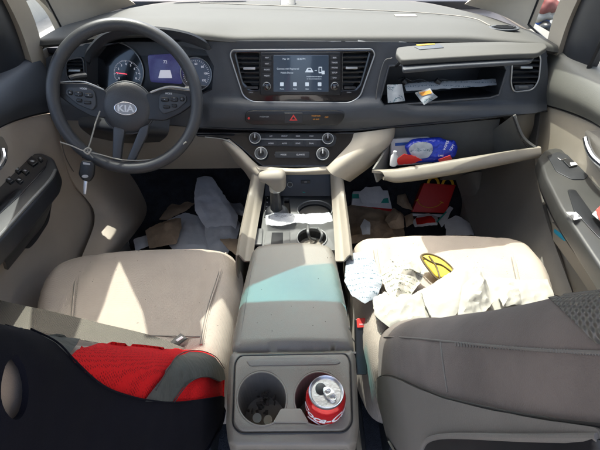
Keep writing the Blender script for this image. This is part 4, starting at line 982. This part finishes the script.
mk('pull_pod', patch([[at(57, 170, X=-.650), at(52, 190, X=-.650), at(35, 215, X=-.650), at(0, 258, X=-.650)], [at(56, 186, X=-.66), at(50, 208, X=-.66), at(33, 233, X=-.66), at(5, 262, X=-.66)],
                      [at(50, 192, X=-.72), at(45, 222, X=-.71), at(28, 245, X=-.71), at(8, 270, X=-.70)]], 6, .008), 'darkplastic', dl)
mk('map_pocket', [sheet([(20, 244), (28, 232), (48, 200), (52, 203), (49, 222), (36, 242), (28, 250)], lambda x, y: at(x, y, X=-.70), 4, th=.006, smooth_outline=5)], 'black', dl)
mk('pull_line', tube([at(53, 178, X=-.645), at(50, 192, X=-.645), at(38, 210, X=-.645), at(20, 230, X=-.645), at(0, 255, X=-.645)], .002), 'silverp', dl)
mk('inner_handle', [(tube([at(-14, 176, X=-.725), at(-2, 168, X=-.72), at(4, 158, X=-.72), at(3, 150, X=-.73)], .007), 'chrome'), (plate(Frame((-.736, 1, .66), (1, 0, 0)), [(-25, 140), (2, 136), (8, 148), (4, 165), (-20, 185)], .004, .002, .001, r=.01), 'taupe')], 'chrome', dl)
mk('card_seam', tube([at(x, y, X=-.728) for x, y in ((60, 135), (66, 158), (80, 182), (94, 205), (98, 235))], .0015), 'dkgreige', dl)
# passenger armrest
ar = [(539, 158), (546, 151), (556, 149), (575, 155), (600, 178), (660, 220), (700, 330), (640, 330), (600, 268), (560, 208), (545, 178)]
armr = mk('armrest', [plate(FZ, [(x, y - 2) for x, y in ar], .045, .0, .008, r=.012)], 'olive', dr)
mk('switch_plate', plate(FZ, [(547, 156), (558, 152), (572, 157), (592, 173), (584, 180), (572, 180), (556, 172)], .003, .002, .001, r=.008), 'darkplastic', armr)
b = mk('window_switch', plate(FZ, [(562, 162), (569, 160), (577, 167), (569, 169)], .006, .006, .0015, r=.003), 'black', armr)
mk('switch_mark', plate(FZ, [(569, 165), (574, 164.5), (576.5, 167), (570, 168)], .001, .0075, .0002, r=.001), 'white', b)
mk('lock_mark', tube([FZ.P(558, 158, .004), FZ.P(561, 160, .004), FZ.P(566, 158.5, .004)], .0012), 'chrome', armr)
mk('pull_pod', patch([[at(539, 160, X=.665), at(542, 178, X=.660), at(560, 208, X=.655), at(600, 270, X=.65), at(640, 330, X=.65)], [at(538, 168, X=.69), at(540, 190, X=.68), at(556, 222, X=.67), at(590, 274, X=.66), at(630, 340, X=.66)],
                      [at(545, 190, X=.73), at(550, 212, X=.73), at(566, 244, X=.73), at(580, 262, X=.72), at(610, 300, X=.72)]], 6, .008), 'darkplastic', dr)
mk('pull_handle', tube([at(541, 168, X=.655), at(546, 182, X=.650), at(558, 200, X=.648), at(575, 222, X=.645), (at(590, 240, X=.645)), at(604, 256, X=.645)], .008, radii=[.5, .7, .9, 1.2, 1.4, 1.5]), 'olive', dr)
mk('grip_slot', plate(FZ, [(567, 190), (575, 190), (598, 222), (610, 240), (600, 240), (574, 212)], .003, .0022, .001, r=.008), 'black', armr)
mk('inner_handle', [(tube([at(586, 139, X=.725), at(588, 147, X=.715), at(594, 158, X=.71), at(608, 170, X=.71)], .008), 'chrome'), (plate(Frame((.736, 1, .66), (-1, 0, 0)), [(585, 131), (620, 128), (640, 190), (600, 172), (588, 155)], .004, .002, .001, r=.01), 'dkgreige')], 'chrome', dr)
mk('map_pocket', patch([[at(552, 222, X=.70), at(568, 240, X=.69), at(590, 262, X=.68), at(620, 300, X=.68)], [at(553, 240, X=.70), at(566, 258, X=.69), at(588, 290, X=.68), at(612, 330, X=.68)]], 5, .012), 'greybeige', dr)
mk('bottle', [tube([at(557, 231, X=.705), at(563, 236, X=.70), at(572, 243, X=.70)], .009)], 'cyan', label='bright cyan plastic bottle lying in the passenger door pocket', cat='bottle')
mk('wrapper', sheet([(566, 212), (576, 212), (582, 218), (574, 220)], lambda x, y: at(x, y, Z=.632 + .01 * noise.noise(V((x * .2, y * .2, 0)))), 2, th=.001), 'paper', label='scrap of white paper on the grip of the passenger door armrest', cat='paper scrap')
mk('wrapper', [(sheet([(592, 214), (602, 204), (612, 212), (606, 226)], lambda x, y: at(x, y, Z=.635 + .01 * noise.noise(V((x * .2, y * .2, 4)))), 2, th=.001), 'paper'), (sheet([(596, 210), (601, 205), (606, 220), (600, 220)], lambda x, y: at(x, y, Z=.645), 2, th=.001), 'redmark')], 'paper', label='red and white wrapper at the right edge on the passenger door armrest', cat='wrapper')

# ================================================================== litter
def crumpled(pts, base, amp, seed, m, label, cat, step=2.0, freq=.05, name='paper_sheet', th=.0012, extra=None, group=None, lift=None, sharp=True, mixn=.35):
    """crumpled sheet: base(px,py) gives the resting surface, ridged noise the folds"""
    # torn, slightly ragged outline
    base_pts = [tuple(p) for p in resample([tuple(p) for p in rpoly([V(p) for p in pts], .9, 2)], 2.2)]
    jit = .42 if max(p[0] for p in pts) - min(p[0] for p in pts) > 14 else .2
    pts = [(p[0] + jit * noise.noise(V((p[0] * .45, p[1] * .45, seed))) * 2, p[1] + jit * noise.noise(V((p[0] * .45, p[1] * .45, seed + 5))) * 2) for p in base_pts]
    # folds: a sum of creases along random lines gives flat facets that meet in sharp edges
    cx = sum(p[0] for p in pts) / len(pts); cy = sum(p[1] for p in pts) / len(pts)
    sz = max(max(p[0] for p in pts) - min(p[0] for p in pts), max(p[1] for p in pts) - min(p[1] for p in pts)) / 2
    rd = random.Random(seed * 17 + 3); lines = []
    for k in range(15):
        a = rd.uniform(0, 3.1416); lines.append((math.cos(a), math.sin(a), rd.uniform(-.7, .7), rd.choice((-1, 1, 1)) * (1.0 if k < 4 else .38)))
    def f(x, y):
        p = base(x, y); u, v = (x - cx) / sz, (y - cy) / sz
        u += .12 * noise.noise(V((u * 2.5, v * 2.5, seed))); v += .12 * noise.noise(V((u * 2.5, v * 2.5, seed + 9.5)))
        h = .45 + .28 * sum(w * (.35 - abs(c * u + s_ * v - d_)) for c, s_, d_, w in lines) + .10 * noise.noise(V((u * 5, v * 5, seed * 2.2)))
        q = V((x * freq, y * freq * 1.3, seed * 7.3))
        h2 = (1 - abs(noise.noise(q * .8)) * 2.2) * .6 + (1 - abs(noise.noise(q * 1.9 + V((3, 1, 0)))) * 2) * .28 + .02 * noise.noise(q * 4)
        h = max(-.1, min(1.15, h * (1 - mixn) + h2 * mixn))
        e = min(1, edist((x, y), pts) / 6)
        p = p + V((0, -.25, .97)) * (amp * (h * (.35 + .65 * e) + .25))
        if lift: p = p + V((0, 0, lift(x, y)))
        return p
    ms = [(sheet(pts, f, step, th=th, ang=26 if sharp else 60), m)]
    if extra: ms += extra(f)
    return mk(name, ms, m, label=label, cat=cat, group=group)
fl = lambda z, s=0: (lambda x, y: at(x, y, Z=z + s * (235 - y)))
# driver footwell
crumpled([(198, 180), (206, 178), (213, 180), (222, 194), (230, 206), (239, 219), (237, 232), (222, 238), (206, 230), (196, 214), (195, 196)], fl(.13, .0016), .045, 1, 'bagpaper', 'tall folded white paper bag standing in the middle of the driver footwell', 'paper bag', name='paper_bag', mixn=.12)
crumpled([(160, 232), (168, 222), (186, 214), (200, 218), (210, 232), (212, 256), (176, 256)], fl(.12), .04, 31, 'bagpaper', 'flat white paper sheet spread at the left foot of the tall white bag', 'paper', name='paper_sheet', mixn=.12)
crumpled([(206, 226), (220, 214), (234, 218), (241, 226), (238, 240), (228, 256), (204, 256)], fl(.13), .05, 32, 'bagpaper', 'crinkled white paper bundle at the right foot of the tall white bag', 'paper', name='paper_sheet', mixn=.3)
crumpled([(160, 222), (170, 208), (184, 199), (196, 197), (196, 205), (188, 213), (170, 222)], fl(.10), .05, 2, 'kraft', 'crumpled brown paper leaning behind the left side of the white paper bag', 'brown paper', name='brown_paper')
crumpled([(146, 232), (160, 226), (182, 221), (183, 232), (178, 246), (150, 250)], fl(.14), .05, 3, 'kraft', 'crumpled brown bag just in front of the driver cushion', 'brown paper', name='brown_paper')
crumpled([(226, 204), (238, 202), (243, 208), (249, 221), (240, 219), (228, 214)], fl(.10), .05, 4, 'bagpaper', 'small crinkled pale wrapper between the white paper bag and the console', 'wrapper', name='wrapper')
crumpled([(108, 242), (128, 238), (130, 246), (110, 252)], fl(.12), .02, 5, 'bagpaper', 'flat grey-white paper at the left front corner of the driver cushion', 'paper', name='paper_sheet')
crumpled([(134, 240), (148, 236), (152, 246), (136, 252)], fl(.12), .02, 6, 'bagpaper', 'pale blue paper scrap left of the brown bag in the driver footwell', 'paper', name='paper_sheet')
crumpled([(220, 240), (240, 240), (243, 252), (236, 256), (226, 248)], fl(.2), .02, 7, 'kraft', 'brown paper scrap at the right front corner of the driver cushion', 'brown paper', name='brown_paper')
mk('pedal', [plate(Frame((-.42, 1.42, .18), (0, -.8, .6)), [(119, 181), (131, 181), (131, 186), (120, 186)], .012, 0, .003, r=.006)], 'dim', label='small foot pedal in the dark below the steering wheel', cat='pedal')

# passenger footwell
crumpled([(338, 214), (350, 208), (372, 211), (392, 214), (402, 222), (404, 240), (398, 250), (372, 244), (340, 250)], fl(.10), .06, 8, 'kraft', 'wide crumpled brown paper beside the console in the passenger footwell', 'brown paper', name='brown_paper')
crumpled([(396, 200), (404, 198), (410, 208), (412, 214), (402, 212), (396, 208)], fl(.12), .06, 9, 'kraft', 'standing twist of brown paper left of the red meal box', 'brown paper', name='brown_paper')
crumpled([(384, 222), (393, 210), (402, 218), (404, 230), (390, 231)], fl(.16), .05, 10, 'kraft', 'folded brown paper ball just beyond the passenger cushion edge', 'brown paper', name='brown_paper')
crumpled([(360, 228), (364, 220), (370, 224), (370, 236), (362, 236)], fl(.18), .03, 11, 'bagpaper', 'small pale napkin scrap on the brown paper by the passenger cushion', 'napkin', name='napkin')
ck = thing('carton', 'white cardboard carton with red stripe and green marks in the passenger footwell', 'carton', tuple(at(372, 212, Z=.06)))
FCK = Frame(at(372, 202, Z=.13), (.0, -.62, .78))
mk('panel', plate(FCK, [(353, 191), (388, 190), (393, 211), (351, 208)], .06, .0, .004, r=.004), 'bagpaper', ck)
mk('red_stripe', plate(FCK, [(351.6, 205.5), (392, 209), (393, 212.5), (351, 209)], .002, .002, .0004, r=.001), 'mred', ck)
mk('green_mark', [plate(FCK, [(352, 194), (359, 194), (359, 198.5), (352, 198.5)], .002, .0015, .0004, r=.002), plate(FCK, [(381, 199), (388, 198), (389, 203), (381, 203)], .002, .0015, .0004, r=.002)], 'teal', ck)
crumpled([(358, 194), (366, 188), (380, 188), (386, 196), (380, 205), (362, 204)], lambda x, y: FCK.P(x, y, .012), .02, 12, 'bagpaper', 'crinkled clear-white wrapper lying on top of the striped carton', 'wrapper', name='wrapper')
mb = thing('meal_box', 'red cardboard meal box with yellow arched handles and a yellow smile', 'meal box', tuple(at(428, 214, Z=.06)))
FM = Frame(at(434, 200, Z=.16), (-.08, -.80, .6))
mk('front_panel', plate(FM, [(424, 183), (456, 185), (446, 213), (412, 212)], .07, .0, .0015, r=.0015), 'mred', mb)
def arch(cx, w, h, y0):
    out = []; n = 14
    for i in range(n + 1): a = math.pi * i / n; out.append((cx - w * math.cos(a), y0 - h * math.sin(a)))
    for i in range(n + 1): a = math.pi * (1 - i / n); out.append((cx - (w - 2.6) * math.cos(a), y0 - (h - 2.4) * math.sin(a)))
    return out
mk('arched_handle', [plate(FM, arch(433.5, 6.6, 8.2, 184.5), .003, -.002, .0005, r=0), plate(FM, arch(448, 6.6, 8.2, 185.5), .003, -.002, .0005, r=0)], 'myel', mb)
smp = [(417, 200), (421, 205), (428, 207.5), (436, 206.5), (442, 202.5)]
mk('smile_mark', [tube([FM.P(x, y, .001) for x, y in smp], .0014), tube([FM.P(415.6, 201, .001), FM.P(418.6, 199, .001)], .0014), tube([FM.P(440, 201.5, .001), FM.P(443.5, 203, .001)], .0014)], 'myel', mb)
mk('bottom_flap', plate(FM, [(410, 213.5), (445, 214.5), (444, 217.5), (409, 216)], .002, .02, .0005, r=.001), 'bagpaper', mb)
crumpled([(412, 222), (418, 216), (428, 215), (437, 219), (436, 228), (414, 228)], fl(.12), .03, 13, 'bagpaper', 'white crumpled wrapper with red print below the meal box', 'wrapper', name='wrapper',
         extra=lambda f: [(sheet([(415, 219), (430, 219), (434, 226), (416, 226)], lambda x, y: f(x, y) + V((0, -.003, .004)), 2.5, th=.001), 'mred')])
crumpled([(438, 222), (449, 207), (453, 208), (447, 220), (442, 228)], fl(.14), .01, 14, 'bagpaper', 'narrow folded leaflet standing right of the meal box', 'leaflet', name='leaflet')
crumpled([(444, 222), (456, 216), (470, 224), (474, 236), (446, 236)], fl(.14), .015, 15, 'bagpaper', 'blue-white sheet on the floor behind the passenger cushion edge', 'paper', name='paper_sheet')
crumpled([(404, 217), (412, 214), (414, 224), (406, 228)], fl(.12), .02, 16, 'kraft', 'tiny brown scrap between the paper ball and the meal box', 'brown paper', name='brown_paper')
mk('pen', tube([at(437, 222, Z=.16), at(446, 212, Z=.17)], .003), 'teal', label='thin green straw leaning by the folded leaflet', cat='straw')

# glove compartment contents
FW1 = Frame(at(420, 150, Y=1.19), (0, -.94, .34))
mk('packet', [(plate(FW1, [(391, 139), (430, 137), (432, 164), (391, 166)], .03, .0, .003, r=.003), 'paper'), (plate(FW1, [(395, 143), (412, 142), (413, 145), (395, 146)], .001, .0006, .0002, r=.001), 'bluecloth')], 'paper', label='white packet behind the blue wipes in the open glove compartment', cat='packet')
wp = thing('wipes_pack', 'shiny dark blue wipes pack with white label lying in the glove compartment', 'wipes pack', tuple(at(428, 164, Y=1.17)))
FW2 = Frame(at(428, 150, Y=1.17), (0, -.85, .5))
bo = [(404, 146), (412, 139), (430, 137.5), (440, 137), (446, 140), (455, 140), (458, 148), (455, 157), (440, 162), (414, 163), (408, 156)]
def wrl(x, y):
    k = min(1, edist((x, y), bo) / 7); return FW2.P(x, y, .022 * math.sqrt(1 - (1 - k) ** 2) + .004 * noise.noise(V((x * .25, y * .25, 2))))
mk('film', sheet(bo, wrl, 1.8, th=.004, smooth_outline=3), 'blue', wp)
mk('white_label', sheet([(408, 148), (414, 143), (424, 141.5), (432, 144), (433, 151), (428, 158), (416, 159), (410, 154)], lambda x, y: wrl(x, y) + FW2.n * .0022, 2.5, th=.001, smooth_outline=3), 'receipt', wp)
mk('printed_words', [text(FW2, 'WIPES', 443, 146, .011, .028, ang=70), text(FW2, 'SOFT', 449, 148, .009, .027, ang=60), text(FW2, 'CARE', 438, 156, .007, .026)], 'white', wp)
crumpled([(396, 161), (404, 155), (414, 157), (422, 161), (412, 165), (398, 166)], lambda x, y: at(x, y, Y=1.13), .012, 17, 'mred', 'red foil wrapper in front of the blue wipes pack', 'wrapper', name='wrapper', step=2)
crumpled([(438, 160), (450, 156), (452, 160), (440, 164)], lambda x, y: at(x, y, Y=1.13), .006, 18, 'redmark', 'tiny orange-red scrap right of the blue wipes pack', 'scrap', name='wrapper', step=2)
mk('bottle', [(lathe([(0, 0), (.010, 0), (.010, .03), (.005, .036), (.005, .046), (0, .046)], Matrix.Translation(at(393, 165, Y=1.12))), 'paper')], 'paper', label='little white bottle at the left end of the glove compartment', cat='bottle')

# receipts at the upper compartment
FRc = Frame(FA.W(0, 0, .026), (0, -.93, .36))
mk('receipt', sheet([(387, 85), (402, 84), (405, 101), (388, 103)], lambda x, y: FRc.P(x, y, .004 * math.sin(x * .35)), 2, th=.0006), 'receipt', label='white receipt hanging straight over the left lip of the upper compartment', cat='receipt')
mk('receipt', [(sheet([(415, 93), (430, 88), (433, 93), (438, 97), (424, 105)], lambda x, y: FRc.P(x, y, .005 * math.sin(x * .25 + y * .2)), 2, th=.0006), 'receipt'),
               (sheet([(419, 93), (430, 90), (432, 93), (422, 96)], lambda x, y: FRc.P(x, y, .0015 + .005 * math.sin(x * .25 + y * .2)), 2, th=.0004), 'orange')], 'receipt', label='tilted receipt with orange print on the middle of the compartment lip', cat='receipt')
crumpled([(404, 85), (430, 83), (470, 82), (497, 80), (496, 86), (450, 90), (406, 92)], lambda x, y: FA.P(x, y, -.05 + (y - 80) * .003), .012, 19, 'receipt', 'flat stack of papers lying inside the upper compartment', 'papers', step=2.5, name='paper_stack')
mk('earbuds', [tube([FA.P(x, y, -.045) for x, y in ((398, 80), (405, 78), (412, 81), (420, 79), (430, 82), (442, 79), (452, 82))], .003), tube([FA.P(403, 80, -.03), FA.P(406, 83, -.03)], .009), tube([FA.P(436, 80, -.03), FA.P(440, 83, -.03)], .008)], 'darkplastic', label='black coiled cable lying behind the papers in the upper compartment', cat='cable')

# console odds and ends
crumpled([(301, 188), (308, 184), (316, 181), (326, 187), (330, 191), (318, 190), (312, 196), (304, 193)], lambda x, y: FS.P(x, y, .012), .02, 20, 'paper', 'white crumpled tissue with teal edge in the front console tray', 'tissue', name='tissue', step=2,
         extra=lambda f: [(sheet([(300, 191), (306, 190), (309, 195), (303, 196)], lambda x, y: f(x, y) + V((0, 0, .004)), 2, th=.001), 'teal')])
crumpled([(266, 217), (276, 214), (300, 216), (330, 214), (333, 223), (320, 226), (295, 224), (280, 228), (266, 226)], lambda x, y: FS.P(x, y, .012), .02, 21, 'film', 'crinkled clear plastic wrap lying across the console behind the gear selector', 'plastic wrap', name='plastic_wrap', step=2)
mk('charging_cable', [tube([FS.P(308, 225, .01), FS.P(308, 232, .012), FS.P(310, 238, -.01), FS.P(316, 240, -.03)], .004), tube([FS.P(318, 228, .008), FS.P(322, 234, .012), FS.P(320, 242, -.01)], .0035)], 'silverp', label='short grey cable ends poking out of the rear console cup well', cat='cable')

# passenger cushion litter
pz = on(pb2, .004)
def onp(off, zlift=None):
    f = on(pb2, off)
    def g(x, y):
        p = f(x, y); return p
    return g
pl = lambda z: (lambda x, y: at(x, y, Z=z))
crumpled([(346, 263), (352, 256), (366, 253), (374, 262), (378, 276), (383, 280), (380, 290), (376, 300), (364, 306), (352, 298), (344, 284)], pl(.45), .03, 22, 'receipt', 'bluish long receipt drooping off the left edge of the passenger cushion', 'receipt', name='receipt', freq=.08)
crumpled([(382, 268), (394, 258), (402, 262), (416, 268), (424, 274), (420, 284), (408, 300), (394, 306), (386, 296), (380, 280)], pl(.455), .045, 23, 'receiptw', 'warm crumpled printed receipt between the bluish one and the folded napkin', 'receipt', name='receipt', freq=.07)
crumpled([(390, 262), (398, 258), (408, 263), (422, 272), (418, 277), (400, 270)], pl(.465), .05, 24, 'napkin', 'bright torn tissue peak on top of the warm receipt', 'tissue', name='tissue', freq=.09, step=1.6)
crumpled([(372, 300), (384, 294), (410, 298), (428, 288), (432, 305), (428, 325), (388, 330), (374, 318)], pl(.455), .035, 25, 'napkin', 'crumpled napkin tucked against the foot of the passenger backrest', 'napkin', name='napkin')
crumpled([(421, 293), (438, 281), (458, 268), (472, 262), (474, 266), (468, 286), (462, 306), (452, 320), (432, 320), (424, 305)], pl(.475), .018, 26, 'napkin', 'large folded cream napkin leaning in the middle of the passenger cushion', 'napkin', name='napkin', freq=.03, th=.004)
crumpled([(460, 290), (466, 284), (478, 274), (484, 286), (492, 304), (480, 318), (456, 318)], pl(.475), .04, 27, 'napkin', 'peaked white napkin right of the large folded one', 'napkin', name='napkin', freq=.06)
crumpled([(480, 279), (500, 279), (522, 282), (546, 280), (553, 298), (556, 318), (490, 320), (484, 300)], pl(.455), .022, 28, 'napkin', 'flat bright white napkins in full sun on the right of the passenger cushion', 'napkin', name='napkin', freq=.05)
crumpled([(496, 296), (506, 288), (516, 292), (520, 306), (500, 310)], pl(.475), .03, 29, 'napkin', 'small napkin fold on top of the sunlit flat napkins', 'napkin', name='napkin', freq=.08, step=1.8)
FY = Frame(at(437, 266, Z=.455), (.15, -.3, 1), V((0, 1, 0)))
gg = thing('plastic_case', 'oval amber plastic item with brown rim and strap on the passenger cushion', 'plastic case', tuple(at(437, 266, Z=.43)))
oo = [(421, 256), (428, 254), (438, 257), (447, 263), (453, 270), (450, 275), (441, 279), (436, 278), (430, 271), (424, 263)]
mk('amber_shell', plate(FY, oo, .012, .006, .004, r=.012), 'amber', gg)
mk('brown_rim', [tube([FY.P(x, y, .006) for x, y in oo], .0025, True), tube([FY.P(x, y, .008) for x, y in ((423, 257), (432, 262), (442, 265), (452, 272))], .0018), tube([FY.P(x, y, .008) for x, y in ((429, 256), (436, 266), (440, 278))], .0022)], 'brownp', gg)

# ================================================================== outside, seen through the side glass
mk('wall', [box((3.2, 3.0, .9), (.2, 14, 2.8), bev=.01)], 'stucco', label='pale rendered wall standing outside the passenger windows', cat='wall')
mk('wall', [box((-4.2, 3.0, .3), (.2, 14, 1.5), bev=.01)], 'stucco', label='low pale wall standing outside the driver quarter window', cat='wall')
def outp(px, py, X): return at(px, py, X=X)
bd = thing('bundle', 'maroon, cream and blue cloth bundle seen through the passenger quarter window', 'cloth bundle', tuple(outp(541, 25, 1.3)))
for nm, m, px, py, r_, sc_ in (('maroon_cloth', 'maroon', 547, 6, .055, (1, 1, 1)), ('cream_cloth', 'napkin', 543, 14, .06, (1, 1, .8)), ('blue_cloth', 'bluecloth', 540, 21, .05, (.8, 1, .9)), ('cream_cloth', 'napkin', 533, 24, .05, (1.2, 1, .6)), ('dark_cloth', 'black', 545, 29, .04, (1, 1, 1))):
    bm = bmesh.new(); bmesh.ops.create_icosphere(bm, subdivisions=4, radius=r_); c = outp(px, py, 1.3)
    for v_ in bm.verts:
        v_.co *= 1 + .35 * noise.noise(v_.co * 25 + c); v_.co = V((v_.co.x * sc_[0], v_.co.y * sc_[1], v_.co.z * sc_[2])) + c
    mk(nm, bm_mesh(bm), m, bd)
pcar = thing('parked_car', 'dark blue parked car outside the passenger window', 'car', (2.2, 3.0, -.4))
mk('body', box((2.2, 2.3, .05), (1.1, 3.6, .75), bev=.15), 'bodyblue', pcar)
mk('cabin', box((2.25, 2.1, .52), (.9, 1.8, .4), bev=.15), 'gloss', pcar)
for o in COL.objects:
    if o.parent is None and o.get('category'):
        g = {'car seat': 'two front seats', 'car door': 'two front doors', 'brown paper': 'brown papers in the footwells', 'napkin': 'napkins and tissues', 'tissue': 'napkins and tissues',
             'receipt': 'printed receipts', 'wrapper': 'crumpled wrappers', 'paper': 'loose papers in the footwells', 'wall': 'walls outside the windows'}.get(o['category'])
        if g: o['group'] = g
print("objects", len(bpy.data.objects))
